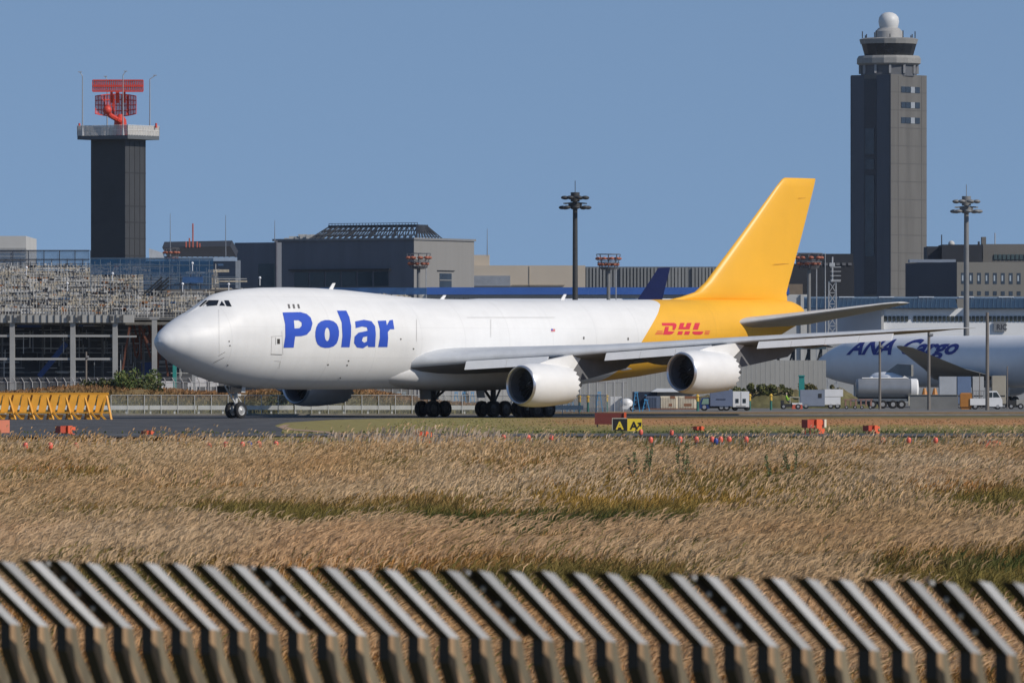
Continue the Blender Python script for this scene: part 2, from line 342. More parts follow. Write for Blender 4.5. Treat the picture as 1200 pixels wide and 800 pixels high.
HW = [(0,.05),(.15,.50),(.4,.82),(1,1.32),(2,1.88),(3,2.28),(4,2.58),(6,2.96),(8,3.16),(11,3.25),(48,3.25),(54,3.05),(60,2.6),(66,2.0),(70,1.52),(72.5,1.15),(74,.8),(74.6,.35)]
MT = [(0,0),(3,0),(5.5,.2),(8,.42),(11,.62),(17,.72),(22,.6),(26,.35),(29,.1),(31,0),(80,0)]     # how far the main lobe crown lies below the top
RU = [(0,1.0),(4,1.35),(6,1.8),(9,2.2),(12,2.35),(20,2.4),(30,2.5),(80,2.5)]
SEC = {}
def half(s, z):
    zt, zb, hw = ip(s, ZT), ip(s, ZBm), ip(s, HW); zm = zt-ip(s, MT)
    zc = zb+(zm-zb)*(.5 if s > 3 else .5)
    rv = (zm-zc) if z > zc else (zc-zb)
    w1 = hw*math.sqrt(max(0, 1-((z-zc)/max(rv, .01))**2)) if zb <= z <= zm else 0
    ru = min(ip(s, RU), hw*.92); cu = zt-ru; k = min(1, max(0, (s-3)/3))*min(1, max(0, (31-s)/6))
    w2 = ru*math.sqrt(max(0, 1-((z-cu)/ru)**2))*k if abs(z-cu) <= ru else 0
    if w1 <= 0: return w2
    if w2 <= 0: return w1
    return (w1**4+w2**4)**.25
ss = [0, .03, .08, .15, .25, .4, .55, .75, 1, 1.25, 1.5, 1.75]+list(np.arange(2, 14, .4))+list(np.arange(14, 72, 1.0))+[72, 72.5, 73, 73.3, 73.6, 73.9, 74.1, 74.3, 74.5, 74.6]
K = 36; b = MB(); vs = []; n = 2*K
for s in ss:
    zt, zb = ip(s, ZT), ip(s, ZBm)
    for k in range(2*K):
        a = math.pi*k/K; z = zb+(zt-zb)*(1-math.cos(a))/2
        y = half(s, min(max(z, zb+1e-5), zt-1e-5)) if k % K else 0
        vs.append((-s, y if k < K else -y, z))
fs = [[r*n+i, r*n+(i+1) % n, (r+1)*n+(i+1) % n, (r+1)*n+i] for r in range(len(ss)-1) for i in range(n)]+[list(range(n)), list(range((len(ss)-1)*n, len(ss)*n))]
b.add(vs, fs)
def px2s(px, py, dl=0.0):
    l, s, z = 3.2, 20.0, 5.0
    for _ in range(40):
        r = (px-600)/F
        s = (r*(PD0-l*CS)-PX0-l*SN)/(CS-r*SN); D = PD0+s*SN-l*CS; z = CH+(HZ-py)/F*D
        s = min(max(s, .02), 74.5)
        l += .6*(half(s, min(max(z, ip(s, ZBm)+.01), ip(s, ZT)-.01))-l)
    return s, l, z
# livery: white front, yellow rear with a curved edge
def livery():
    m = bpy.data.materials.new('fuselage_paint'); m.use_nodes = True; t = m.node_tree; p = t.nodes['Principled BSDF']; L = t.links.new
    p.inputs['Roughness'].default_value = .5; p.inputs['Coat Weight'].default_value = .0; p.inputs['Coat Roughness'].default_value = .15
    c = t.nodes.new('ShaderNodeTexCoord'); sp = t.nodes.new('ShaderNodeSeparateXYZ'); L(c.outputs['Object'], sp.inputs[0])
    pts = []
    for q in ((771, 354), (772.5, 362), (769, 371), (763.5, 381), (757, 392), (750, 404)):
        s, l, z = px2s(*q); pts.append((z, s))
    pts += [(4.3, 50.2), (3.4, 49.2), (2.6, 48.6), (2.0, 48.4)]; pts.sort()
    fc = t.nodes.new('ShaderNodeFloatCurve'); cv = fc.mapping.curves[0]
    mn, mxx = 40., 70.
    while len(cv.points) < len(pts)+2: cv.points.new(.5, .5)
    full = [(0., pts[0][1])]+pts+[(10., pts[-1][1]-.4)]
    for k, (z, s) in enumerate(full): cv.points[k].location = (z/10, (s-mn)/(mxx-mn))
    fc.mapping.update()
    dz = t.nodes.new('ShaderNodeMath'); dz.operation = 'DIVIDE'; dz.inputs[1].default_value = 10; L(sp.outputs['Z'], dz.inputs[0]); L(dz.outputs[0], fc.inputs['Value'])
    ms = t.nodes.new('ShaderNodeMapRange'); ms.clamp = False; ms.inputs[1].default_value = -mn; ms.inputs[2].default_value = -mxx; L(sp.outputs['X'], ms.inputs[0])
    gt = t.nodes.new('ShaderNodeMath'); gt.operation = 'GREATER_THAN'; L(ms.outputs[0], gt.inputs[0]); L(fc.outputs[0], gt.inputs[1])
    mix = t.nodes.new('ShaderNodeMix'); mix.data_type = 'RGBA'; L(gt.outputs[0], mix.inputs[0])
    mix.inputs[6].default_value = (.80, .795, .775, 1); mix.inputs[7].default_value = (.88, .455, .030, 1)
    # faint grime streaks and panel mottling
    mp = t.nodes.new('ShaderNodeMapping'); mp.inputs['Scale'].default_value = (.5, 1, 1.4); L(c.outputs['Object'], mp.inputs[0])
    n = t.nodes.new('ShaderNodeTexNoise'); n.inputs['Scale'].default_value = .9; n.inputs['Detail'].default_value = 7; L(mp.outputs[0], n.inputs['Vector'])
    mr = t.nodes.new('ShaderNodeMapRange'); mr.inputs[1].default_value = .3; mr.inputs[2].default_value = .7; mr.inputs[3].default_value = .94; mr.inputs[4].default_value = 1.0; L(n.outputs[0], mr.inputs[0])
    # frame and panel joints: thin lines each 2.54 m along, fixed to the skin
    wv = t.nodes.new('ShaderNodeMath'); wv.operation = 'PINGPONG'; wv.inputs[1].default_value = 1.27*2; L(sp.outputs['X'], wv.inputs[0])
    ln = t.nodes.new('ShaderNodeMath'); ln.operation = 'LESS_THAN'; ln.inputs[1].default_value = .03; L(wv.outputs[0], ln.inputs[0])
    l2 = t.nodes.new('ShaderNodeMath'); l2.operation = 'MULTIPLY_ADD'; l2.inputs[1].default_value = -.09; l2.inputs[2].default_value = 1.0; L(ln.outputs[0], l2.inputs[0])
    wz = t.nodes.new('ShaderNodeMath'); wz.operation = 'PINGPONG'; wz.inputs[1].default_value = 1.15; L(sp.outputs['Z'], wz.inputs[0])
    lz = t.nodes.new('ShaderNodeMath'); lz.operation = 'LESS_THAN'; lz.inputs[1].default_value = .022; L(wz.outputs[0], lz.inputs[0])
    l3 = t.nodes.new('ShaderNodeMath'); l3.operation = 'MULTIPLY_ADD'; l3.inputs[1].default_value = -.06; l3.inputs[2].default_value = 1.0; L(lz.outputs[0], l3.inputs[0])
    # run-down streaks of grime, narrow along the body and long in height
    mpz = t.nodes.new('ShaderNodeMapping'); mpz.inputs['Scale'].default_value = (2.2, .2, .16); L(c.outputs['Object'], mpz.inputs[0])
    ns = t.nodes.new('ShaderNodeTexNoise'); ns.inputs['Scale'].default_value = 1.0; ns.inputs['Detail'].default_value = 4; L(mpz.outputs[0], ns.inputs['Vector'])
    ms2 = t.nodes.new('ShaderNodeMapRange'); ms2.inputs[1].default_value = .35; ms2.inputs[2].default_value = .7; ms2.inputs[3].default_value = 1.0; ms2.inputs[4].default_value = .97; L(ns.outputs[0], ms2.inputs[0])
    m0 = t.nodes.new('ShaderNodeMath'); m0.operation = 'MULTIPLY'; L(l3.outputs[0], m0.inputs[0]); L(ms2.outputs[0], m0.inputs[1])
    m1 = t.nodes.new('ShaderNodeMath'); m1.operation = 'MULTIPLY'; L(m0.outputs[0], m1.inputs[0]); L(mr.outputs[0], m1.inputs[1])
    mm = t.nodes.new('ShaderNodeMath'); mm.operation = 'MULTIPLY'; L(m1.outputs[0], mm.inputs[0]); L(l2.outputs[0], mm.inputs[1])
    vm = t.nodes.new('ShaderNodeVectorMath'); vm.operation = 'SCALE'; L(mix.outputs[2], vm.inputs[0]); L(mm.outputs[0], vm.inputs['Scale']); L(vm.outputs[0], p.inputs['Base Color'])
    return m
LIV = livery()
fus = b.build('fuselage', LIV, air, smooth=True, local=True, ang=60)
white = mat('white_paint', (.79, .785, .765), .4, .05, .8)
yellow = mat('yellow_paint', (.88, .455, .030), .4, .04, .3)
silver = mat('bare_metal', (.62, .63, .65), .33, .08, 2, metal=.85)
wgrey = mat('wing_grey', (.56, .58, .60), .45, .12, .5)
under = mat('wing_underside_shade', (.15, .15, .155), .6, .25, .4)  # grey darkened in the colour itself, carrying the shade beneath the wing
dark = mat('dark_metal', (.03, .03, .032), .5, .3, 2)
black = mat('black_rubber', (.015, .015, .016), .8, .3, 3)
glass_d = mat('dark_glass', (.012, .014, .018), .12, .2, 2)
blue_t = mat('blue_lettering', (.028, .085, .50), .4, .05, 1)
red_t = mat('red_lettering', (.70, .035, .055), .4, .05, 1)
def decal(name, loops, m, step=2.2, off=.018, parent=None):
    """an outline lying on the port skin of the fuselage; loops: outer first, then holes"""
    tri = tessellate_polygon([[Vector((x, y, 0)) for x, y in L] for L in loops]); flat = [q for L in loops for q in L]
    bm = bmesh.new(); vv = [bm.verts.new((x, y, 0)) for x, y in flat]
    for t in tri:
        try: bm.faces.new([vv[i] for i in t])
        except ValueError: pass
    xs = [q[0] for q in flat]; ys_ = [q[1] for q in flat]
    for axis, lo, hi in ((0, min(xs), max(xs)), (1, min(ys_), max(ys_))):
        v = lo+step
        while v < hi:
            no = (1, 0, 0) if axis == 0 else (0, 1, 0); co = (v, 0, 0) if axis == 0 else (0, v, 0)
            bmesh.ops.bisect_plane(bm, geom=bm.verts[:]+bm.edges[:]+bm.faces[:], plane_co=co, plane_no=no); v += step
    out = []
    for v in bm.verts:
        s, l, z = px2s(v.co.x, v.co.y)
        e = .05; dz = (half(s, z+e)-half(s, z-e))/(2*e); dsx = (half(s+e, z)-half(max(s-e, 0), z))/(2*e)
        nn = Vector((dsx, 1, -dz)).normalized(); out.append(Vector((-s, l, z))+nn*off)
    bm.verts.index_update(); q = MB(); q.add(out, [[v.index for v in f.verts] for f in bm.faces]); bm.free()
    return q.build(name, m, parent or fus, local=True)
def zz(pts, k, ox, oy): return [(ox+x/k, oy+y/k) for x, y in pts]
def smooth_loop(pts, it=2):
    for _ in range(it):
        q = []
        for a, c in zip(pts, pts[1:]+pts[:1]):
            q += [(.75*a[0]+.25*c[0], .75*a[1]+.25*c[1]), (.25*a[0]+.75*c[0], .25*a[1]+.75*c[1])]
        pts = q
    return pts
def ell(cx, cy, rx, ry, n=20): return [(cx+rx*math.cos(2*math.pi*i/n), cy+ry*math.sin(2*math.pi*i/n)) for i in range(n)]
k, ox, oy = 4.705, 320, 330
Pl = [(52,170),(150,168),(185,178),(207,198),(217,230),(207,268),(185,292),(155,300),(121,301),(113,363),(57,364),(67,300),(66,235)]
decal('letter', [zz(Pl, k, ox, oy), zz([(114,213),(140,213),(157,225),(157,243),(145,256),(118,258)], k, ox, oy)], blue_t)
decal('letter', [zz(smooth_loop([(297,208),(345,222),(364,262),(362,310),(345,352),(297,368),(250,356),(232,315),(233,262),(252,222)],1), k, ox, oy), zz(ell(298,290,14,37), k, ox, oy)], blue_t)
decal('letter', [zz([(352,160),(403,160),(420,195),(430,245),(429,300),(421,361),(375,361),(382,300),(378,225)], k, ox, oy)], blue_t)
decal('letter', [zz([(452,219),(500,210),(542,218),(562,245),(566,290),(562,360),(524,360),(522,350),(495,367),(462,362),(446,338),(449,302),(470,281),(521,270),(517,252),(490,247),(455,256)], k, ox, oy),
                 zz([(495,306),(519,300),(518,328),(502,336),(489,326)], k, ox, oy)], blue_t)
decal('letter', [zz([(576,216),(622,214),(627,240),(642,213),(660,210),(668,262),(645,262),(632,278),(634,310),(630,360),(579,360),(588,310),(588,262)], k, ox, oy)], blue_t)
# red logo on the yellow rear
k, ox, oy = 10, 740, 360
def sl(x0, x1, y0, y1, sh=.33): return [(x0-(y0-180)*sh, y0), (x1-(y0-180)*sh, y0), (x1-(y1-180)*sh, y1), (x0-(y1-180)*sh, y1)]
for L in ([[(352,183),(500,183),(520,192),(528,212),(520,240),(500,270),(478,262),(484,232),(480,216),(360,216)]],
          [[(394,228),(438,228),(428,280),(506,284),(478,312),(445,321),(368,321)]],
          [sl(572,622,183,258)], [sl(650,704,183,258)], [sl(612,664,230,258,.33)], [[(548,280),(604,280),(590,321),(534,321)]], [[(628,280),(686,280),(672,321),(614,321)]],
          [sl(744,804,183,262)], [[(716,282),(842,282),(832,308),(810,321),(740,321),(712,304)]]):
    decal('logo_letter', [zz(L[0], k, ox, oy)], red_t, step=4)
for y in (276, 293, 310):
    decal('logo_stripe', [zz([(300-(y-276)*.7, y), (368, y), (362, y+8), (296-(y-276)*.7, y+8)], k, ox, oy)], red_t, step=4)
    decal('logo_stripe', [zz([(862-(y-276)*.2, y), (922-(y-276)*.4, y), (918-(y-276)*.4, y+8), (856, y+8)], k, ox, oy)], red_t, step=4)
# cockpit glazing, small windows, door outlines, vents, flag
k, ox, oy = 10, 200, 320
for L in ([(370,390),(445,318),(565,318),(545,378),(430,388)], [(570,382),(600,326),(640,384)], [(628,320),(680,320),(716,392),(656,388)]):
    decal('cockpit_window', [zz(L, k, ox, oy)], glass_d, step=1.2)
decal('cockpit_window', [zz([(330,392),(405,318),(436,320),(356,392)], k, ox, oy)], glass_d, step=1.0)
k, ox, oy = 4.445, 170, 320
grey_w = mat('smoked_window', (.16, .15, .14), .4)
for x in (742, 767, 792): decal('upper_deck_window', [zz([(x,162),(x+10,162),(x+15,184),(x+5,184)], k, ox, oy)], grey_w)
decal('door_window', [zz([(688,342),(702,342),(702,368),(688,368)], k, ox, oy)], mat('door_port', (.05,.045,.04), .4), step=2)
joint = mat('panel_joint', (.42, .40, .37), .6); joint_d = mat('dark_joint', (.12, .11, .10), .6)
def line_px(name, a, c, wpx, m): 
    dx, dy = c[0]-a[0], c[1]-a[1]; L = math.hypot(dx, dy); nx, ny = -dy/L*wpx/2, dx/L*wpx/2
    return decal(name, [[(a[0]+nx, a[1]+ny), (c[0]+nx, c[1]+ny), (c[0]-nx, c[1]-ny), (a[0]-nx, a[1]-ny)]], m, step=3, off=.022)
Z = lambda x, y: (170+x/4.445, 320+y/4.445)
for a, c, wd, m in (((654,422),(712,424),.6,joint_d), ((660,330),(656,424),.25,joint), ((655,330),(715,326),.25,joint), ((712,300),(718,424),.25,joint), ((355,466),(412,438),.35,joint_d), ((382,430),(416,410),.35,joint_d),
                    ((384,190),(386,420),.22,joint), ((672,456),(705,458),.3,joint), ((705,458),(698,494),.3,joint), ((680,335),(680,372),.3,joint_d)):
    line_px('door_joint', Z(*a), Z(*c), wd, m)
for x, y in ((438,355),(442,377),(430,479)): decal('probe_port', [ell(*Z(x, y), .9, .9, 8)], joint_d, step=3)
Z2 = lambda x, y: (320+x/4.705, 330+y/4.705)
for x, y in ((303,457),(408,460),(416,436),(370,530),(704,316),(774,370)): decal('service_port', [ell(*Z2(x, y), .9, 1.0, 8)], joint_d, step=3)
for x0, y0, x1, y1 in ((488,374,488,400),(547,372,650,372),(575,374,575,395),(512,411,545,412)): line_px('panel_line', (x0, y0), (x1, y1), .3, joint)
for x, y, m in ((648,387,'r'),(736,397,'d'),(684,396,'d')):
    decal('flag' if m == 'r' else 'small_port', [[(x-2.4,y-1.6),(x+2.4,y-1.6),(x+2.4,y+1.6),(x-2.4,y+1.6)]] if m == 'r' else [[(x-.8,y-1.6),(x+.8,y-1.6),(x+.8,y+1.6),(x-.8,y+1.6)]], mat('flag_red', (.6,.2,.2), .5) if m == 'r' else joint_d, step=3)
decal('flag_canton', [[(645.6,385.4),(647.6,385.4),(647.6,387),(645.6,387)]], blue_t, step=3, off=.03)
# antennas on the crown
b = MB()
for s, hgt in ((18.5, .5), (31, .35), (45, .5)):
    z = ip(s, ZT)-.05; b.prism([(-s, -.03, z), (-s-.45, -.03, z), (-s-.75, -.03, z+hgt), (-s-.45, -.03, z+hgt)], (0, .06, 0))
b.build('antenna', white, air, local=True)

# wings
def airfoil(n=12, t=.12, camber=.015):
    up = []; lo = []
    for i in range(n+1):
        x = .5*(1-math.cos(math.pi*i/n)); yt = 5*t*(.2969*math.sqrt(x)-.126*x-.3516*x*x+.2843*x**3-.1036*x**4); yc = camber*4*x*(1-x)
        up.append((x, yc+yt)); lo.append((x, yc-yt))
    return up[::-1]+lo[1:-1]
def wing(stations, side, name, m, parent, n=12):
    b = MB(); vs = []; A = None
    for (s, l, z, ch, t, inc) in stations:
        A = airfoil(n, t); ci, si = math.cos(R(inc)), math.sin(R(inc))
        for x, y in A: vs.append((-(s+(x*ci+y*si)*ch), side*l, z+(-x*si+y*ci)*ch))
    m_ = len(A); NS = len(stations)
    fs = [[r*m_+i, r*m_+(i+1) % m_, (r+1)*m_+(i+1) % m_, (r+1)*m_+i] for r in range(NS-1) for i in range(m_)]+[list(range(m_)), list(range((NS-1)*m_, NS*m_))]
    b.add(vs, fs)
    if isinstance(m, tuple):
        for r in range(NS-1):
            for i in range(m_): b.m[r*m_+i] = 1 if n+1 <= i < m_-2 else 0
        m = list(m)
    return b.build(name, m, parent, smooth=True, local=True, ang=70)
def LE(l): return 24.8+(l-3.2)*.90
LZ = [(0,4.1),(3.2,4.25),(6.2,4.5),(14,5.12),(22.3,5.95),(30,6.58),(34.2,6.92)]
CHD = [(0,20.5),(3.2,17.2),(12.5,10.2),(20,7.6),(31,4.0)]
WS = [(LE(l), l, ip(l, LZ), ip(l, CHD), .125-.0012*l, 1.3-.02*l) for l in (1.5, 3.2, 6, 9, 12.5, 16, 20, 24, 28, 31)]+[(51.4, 32.3, 6.76, 2.6, .08, .5), (53.2, 33.6, 6.86, 1.3, .08, .5), (54.6, 34.3, 6.92, .35, .08, .3)]
KR = mat('krueger_white', (.70, .71, .72), .4, .05, 1)
def krueger(side, l0, l1, h, parent):
    b = MB(); N_ = max(1, round((l1-l0)/2.1)); 
    for i in range(N_):
        a = l0+(l1-l0)*i/N_; c = l0+(l1-l0)*(i+1)/N_-.03
        pa, pc = [Vector((-(LE(q)-.18), side*q, ip(q, LZ)-.20)) for q in (a, c)]
        d = Vector((.20, 0, -h)); up_in = Vector((-.12, 0, .04))
        b.prism([pa, pc, pc+d, pa+d], up_in)
    return b.build('leading_edge_flap', KR, parent, local=True)
def canoe(side, l, s0, s1, z, r, parent):
    b = MB(); n = 10; L = s1-s0; vs = []; st = 9
    for i in range(st+1):
        t = i/st; rr = r*max(.02, math.sin(math.pi*min(1, t*1.15+.02)**.8)) if t < .8 else r*max(.03, (1-t)/.2*.55)
        for k in range(n):
            a = 2*math.pi*k/n; vs.append((-(s0+L*t), side*(l+rr*.7*math.cos(a)), z-.25*t*t-rr*.2+rr*1.3*math.sin(a)))
    b.add(vs, [[q*n+i, q*n+(i+1) % n, (q+1)*n+(i+1) % n, (q+1)*n+i] for q in range(st) for i in range(n)]+[list(range(n)), list(range(st*n, st*n+n))])
    return b.build('flap_fairing', under, parent, smooth=True, local=True)
NPROF = [(1.30,0.00),(1.40,-.10),(1.50,-.02),(1.60,.25),(1.67,.8),(1.70,1.5),(1.68,2.5),(1.60,3.6),(1.48,4.5),(1.36,5.2),(1.36,5.2)]
def engine(side, s, l, zc, parent):
    M = Matrix.Translation((-s, side*l, zc)) @ Matrix.Rotation(R(-90), 4, 'Y') @ Matrix.Rotation(R(0), 4, 'Z')
    # +Z of M points aft (-x)
    b = MB(); b.lathe([(1.52,.16),(1.60,.4),(1.66,.9),(1.68,1.6),(1.66,2.6),(1.59,3.6),(1.49,4.5),(1.40,5.15),(1.34,5.15),(1.40,4.5),(1.45,3.6)], 40, M, jag={7: .28, 8: .28})
    e = b.build('engine', white, parent, smooth=True, local=True, ang=50)
    MB().lathe([(1.52,.16),(1.47,.03),(1.41,-.02),(1.35,.03),(1.30,.15),(1.27,.35)], 40, M).build('inlet_lip', silver, e, smooth=True, local=True)
    MB().lathe([(1.27,.35),(1.27,.8),(1.31,1.5)], 40, M).build('inlet_duct', mat('inlet_grey', (.10,.11,.13), .5), e, smooth=True, local=True)
    f = MB()
    for i in range(18):
        a = 2*math.pi*i/18; ca, sa = math.cos(a), math.sin(a); tw = .16
        pts = [Vector((.35*ca, .35*sa, 1.28)), Vector((.35*math.cos(a+.35), .35*math.sin(a+.35), 1.46)), Vector((1.29*math.cos(a+.42), 1.29*math.sin(a+.42), 1.42)), Vector((1.29*math.cos(a+.18), 1.29*math.sin(a+.18), 1.22))]
        f.poly([M @ p for p in pts])
    f.lathe([(1.31,1.5),(.01,1.5)], 40, M); f.build('fan', mat('fan_blades', (.035,.037,.04), .35, metal=.4), e, local=True)
    sp_ = MB().lathe([(.01,.78),(.12,.88),(.24,1.08),(.35,1.3)], 20, M)
    sp_.c = 1; sp_.obox(M @ Vector((.10,.02,.86)), (M.to_3x3() @ Vector((.16,.02,.25))), (M.to_3x3() @ Vector((.03,.10,0))), (M.to_3x3() @ Vector((0,0,-.012))))
    sp_.build('spinner', [dark, white], e, smooth=True, local=True)
    MB().lathe([(.95,3.9),(.92,5.3),(.78,5.9),(.70,5.9),(.70,5.5),(.5,5.5),(.45,6.0),(.30,6.6),(.08,7.05),(.01,7.06)], 24, M).build('exhaust_cone', mat('hot_metal', (.16,.15,.14), .45, .2, 3, metal=.7), e, smooth=True, local=True)
    MB().lathe([(1.45,3.6),(.95,3.9)], 40, M).build('bypass_wall', dark, e, local=True)
    # pylon
    zl = ip(l, LZ); sl_ = LE(l)
    pz = zc+1.5; p = [(s+1.5, pz+.05), (s+3.0, pz+.42), (sl_+.4, zl-.12), (sl_+1.4, zl-.30), (s+5.75, zc+1.0), (s+4.5, zc+1.2)]
    w_ = .22; MB().prism([(-a, side*l-w_, c) for a, c in p], (0, 2*w_, 0)).build('pylon', white if side > 0 else wgrey, parent, local=True)
    p = [(sl_+1.41, zl-.30), (sl_+7.6, zl-.50), (sl_+6.6, zl-1.15), (s+8.0, zc+.55), (s+6.6, zc+.35), (s+5.76, zc+.9)]
    MB().prism([(-a, side*l-w_*.9, c) for a, c in p], (0, 1.8*w_, 0)).build('pylon_fairing', under, parent, local=True)
    return e
for side in (1, -1):
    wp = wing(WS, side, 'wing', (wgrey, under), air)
    krueger(side, 6.2, 10.9, .62, wp); krueger(side, 14.2, 20.2, .56, wp); krueger(side, 22.9, 30.6, .50, wp)
    for l, s0, s1, r in ((7.4, 37.5, 45.2, .55), (14.4, 39.6, 46.6, .5), (18.3, 42.5, 48.8, .45), (24.3, 46.2, 49.6, .28)):
        t_ = (s0-LE(l)); canoe(side, l, s0-1.5, s1, ip(l, LZ)-.36-.025*t_, r*.85, wp)
    # lowered trailing edge flaps
    b = MB()
    for l0, l1 in ((4.2, 10.6), (13.6, 23.0)):
        pts = []
        for l in (l0, l1):
            te = LE(l)+ip(l, CHD); z = ip(l, LZ)-ip(l, CHD)*math.sin(R(1.3-.02*l))-.03
            pts.append((te-.5, l, z))
        for (d0, e0, d1, e1) in ((0, 0, 1.2, -.16),):
            q = [Vector((-(pts[0][0]+d0), side*pts[0][1], pts[0][2]+e0)), Vector((-(pts[1][0]+d0), side*pts[1][1], pts[1][2]+e0)), Vector((-(pts[1][0]+d1), side*pts[1][1], pts[1][2]+e1)), Vector((-(pts[0][0]+d1), side*pts[0][1], pts[0][2]+e1))]
            b.prism(q, (0, 0, -.14))
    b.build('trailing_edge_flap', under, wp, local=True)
    engine(side, 27.2, 11.9, 2.50, air); engine(side, 35.2, 21.2, 3.50, air)
    # tailplane
    TS = [(62.8, 0.6, 7.35, 9.8, .10, .5), (64.2, 2.0, 7.50, 9.0, .10, .5), (68.5, 6.5, 8.28, 5.8, .09, .5), (72.3, 10.4, 9.00, 2.9, .08, .5), (73.3, 11.1, 9.12, 1.6, .08, .5)]
    wing(TS, side, 'tailplane', (mat('tail_grey', (.58,.575,.56), .45, .12, .6), mat('tail_under', (.44,.43,.41), .55, .15, .6)), air)
# fin with dorsal fillet
def fin():
    b = MB(); st = [(57.2,9.2,.0,15.5,.02),(59.5,9.55,0,13.2,.05),(61.2,9.95,0,11.4,.075),(62.5,10.75,0,10.4,.085),(67.0,14.7,0,7.55,.09),(71.3,18.6,0,4.75,.085),(72.0,19.2,0,4.25,.08),(72.35,19.35,0,3.9,.05)]
    vs = []
    for s, z, _, ch, t in st:
        A = airfoil(12, t, 0)
        for x, y in A: vs.append((-(s+x*ch), y*ch, z))
    m_ = len(A); NS = len(st)
    b.add(vs, [[r*m_+i, r*m_+(i+1) % m_, (r+1)*m_+(i+1) % m_, (r+1)*m_+i] for r in range(NS-1) for i in range(m_)]+[list(range(m_)), list(range((NS-1)*m_, NS*m_))])
    f = b.build('tail_fin', yellow, air, smooth=True, local=True, ang=70)
    q = MB()                                             # rudder hinge and split
    q.bar((-70.6, .40, 12.3), (-72.8, .08, 12.35), .02, .03); q.bar((-73.9, .2, 17.7), (-75.2, .03, 17.75), .02, .03)
    q.build('rudder_joint', mat('yellow_joint', (.5,.25,.03), .6), f, local=True)
fin()
# wing to body fairing
b = MB(); n = 20; vs = []; st = []
for i in range(31):
    t = i/30; s = 20.4+t*25.6; e = math.sin(math.pi*min(max(t, 0.0), 1))**.42 if 0 < t < 1 else .02; e = max(e, .02)
    for k in range(n):
        a = 2*math.pi*k/n; ca, sa = math.cos(a), math.sin(a)
        vs.append((-s, 3.62*e*math.copysign(abs(ca)**.7, ca), 3.45+1.42*e*math.copysign(abs(sa)**.8, sa)))
b.add(vs, [[q*n+i, q*n+(i+1) % n, (q+1)*n+(i+1) % n, (q+1)*n+i] for q in range(30) for i in range(n)]+[list(range(n)), list(range(30*n, 31*n))])
b.build('wing_fairing', mat('fairing_white', (.66,.655,.64), .4, .05, .8), air, smooth=True, local=True, ang=60)
# root glove lights
for s, l in ((25.6,4.35),(26.6,5.3)):
    pass
# landing gear
def wheel(parent, c, r=.62, w_=.42, rim=(.45,.45,.44)):
    b = MB(); M = Matrix.Translation(c) @ Matrix.Rotation(R(90), 4, 'X')
    b.lathe([(r*.62,-w_/2),(r*.9,-w_/2),(r*.98,-w_*.36),(r,-w_*.15),(r,w_*.15),(r*.98,w_*.36),(r*.9,w_/2),(r*.62,w_/2)], 24, M)
    b.c = 1; b.lathe([(r*.62,-w_/2+.02),(r*.5,-w_/2+.09),(r*.22,-w_/2+.05),(.02,-w_/2-.02)], 24, M); b.lathe([(r*.62,w_/2-.02),(r*.5,w_/2-.09),(r*.22,w_/2-.05),(.02,w_/2+.02)], 24, M)
    return b.build('wheel', [black, mat('wheel_rim_%d' % int(rim[0]*100), rim, .4, .1, 3, metal=.3)], parent, smooth=True, local=True)
gearw = mat('gear_white', (.55,.55,.54), .45, .15, 3)
b = MB(); s = 8.35
b.tube((-s, 0, .62), (-s, 0, 2.6), .12, .15); b.tube((-s, -.55, .62), (-s, .55, .62), .09); b.tube((-s+.05, 0, 1.1), (-s+1.25, 0, 2.5), .07); b.bar((-s-.15, 0, .8), (-s-.55, 0, 1.25), .07); b.bar((-s-.55, 0, 1.25), (-s-.14, 0, 1.65), .07)
b.obox((-s-.2, .20, 1.7), (.45, 0, 0), (0, .15, 0), (0, 0, .2)); b.obox((-s-.2, -.35, 1.7), (.45, 0, 0), (0, .15, 0), (0, 0, .2))
ng = b.build('nose_gear', gearw, air, local=True)
for y in (-.46, .46): wheel(ng, (-s, y, .62), .62, .36)
MB().obox((-s+.1, .62, 1.95), (1.2, 0, 0), (0, .05, 0), (0, .08, .5)).build('gear_door', dark, ng, local=True); MB().obox((-s+.1, -.67, 1.95), (1.2, 0, 0), (0, .05, 0), (0, -.08, .5)).build('gear_door', dark, ng, local=True)
MB().obox((-s-.5, .45, 1.95), (.6, 0, 0), (0, .05, 0), (0, .03, .42)).build('gear_door', gearw, ng, local=True)
for s, y in ((36.2, 5.5), (36.2, -5.5), (39.3, 1.92), (39.3, -1.92)):
    b = MB(); z1 = 4.2 if abs(y) > 3 else 2.8; b.tube((-s, y, .75), (-s+.1, y*.96, z1), .2, .24, 10); b.bar((-s+.9, y, .66), (-s-.9, y, .66), .22, .26)
    for dx in (-.74, .74): b.tube((-s+dx, y-.6, .63), (-s+dx, y+.6, .63), .1)
    b.tube((-s, y, 1.3), (-s, y*.55, 2.9), .10) if abs(y) > 3 else b.tube((-s+.1, y, 1.2), (-s+1.6, y, 2.7), .11); b.bar((-s-.1, y, 1.1), (-s-1.1, y, 2.6), .12)
    mg = b.build('main_gear', dark if y < 3 else gearw, air, local=True)
    for dx in (-.74, .74):
        for dy in (-.56, .56): wheel(mg, (-s+dx, y+dy, .635), .635, .46, (.10,.10,.10))  # rims coloured near black to imitate the shadow the wheels stand in
    if abs(y) > 3: MB().obox((-s-1.2, y+.55*(1 if y > 0 else -1), 1.35), (2.1, 0, 0), (0, .05, 0), (.1, .10*(1 if y > 0 else -1), 1.7)).build('gear_door', white, mg, local=True)
    else: MB().obox((-s+1.0, y, 1.5), (.9, 0, 0), (0, .05, 0), (.2, 0, 1.0)).build('gear_door', gearw, mg, local=True)
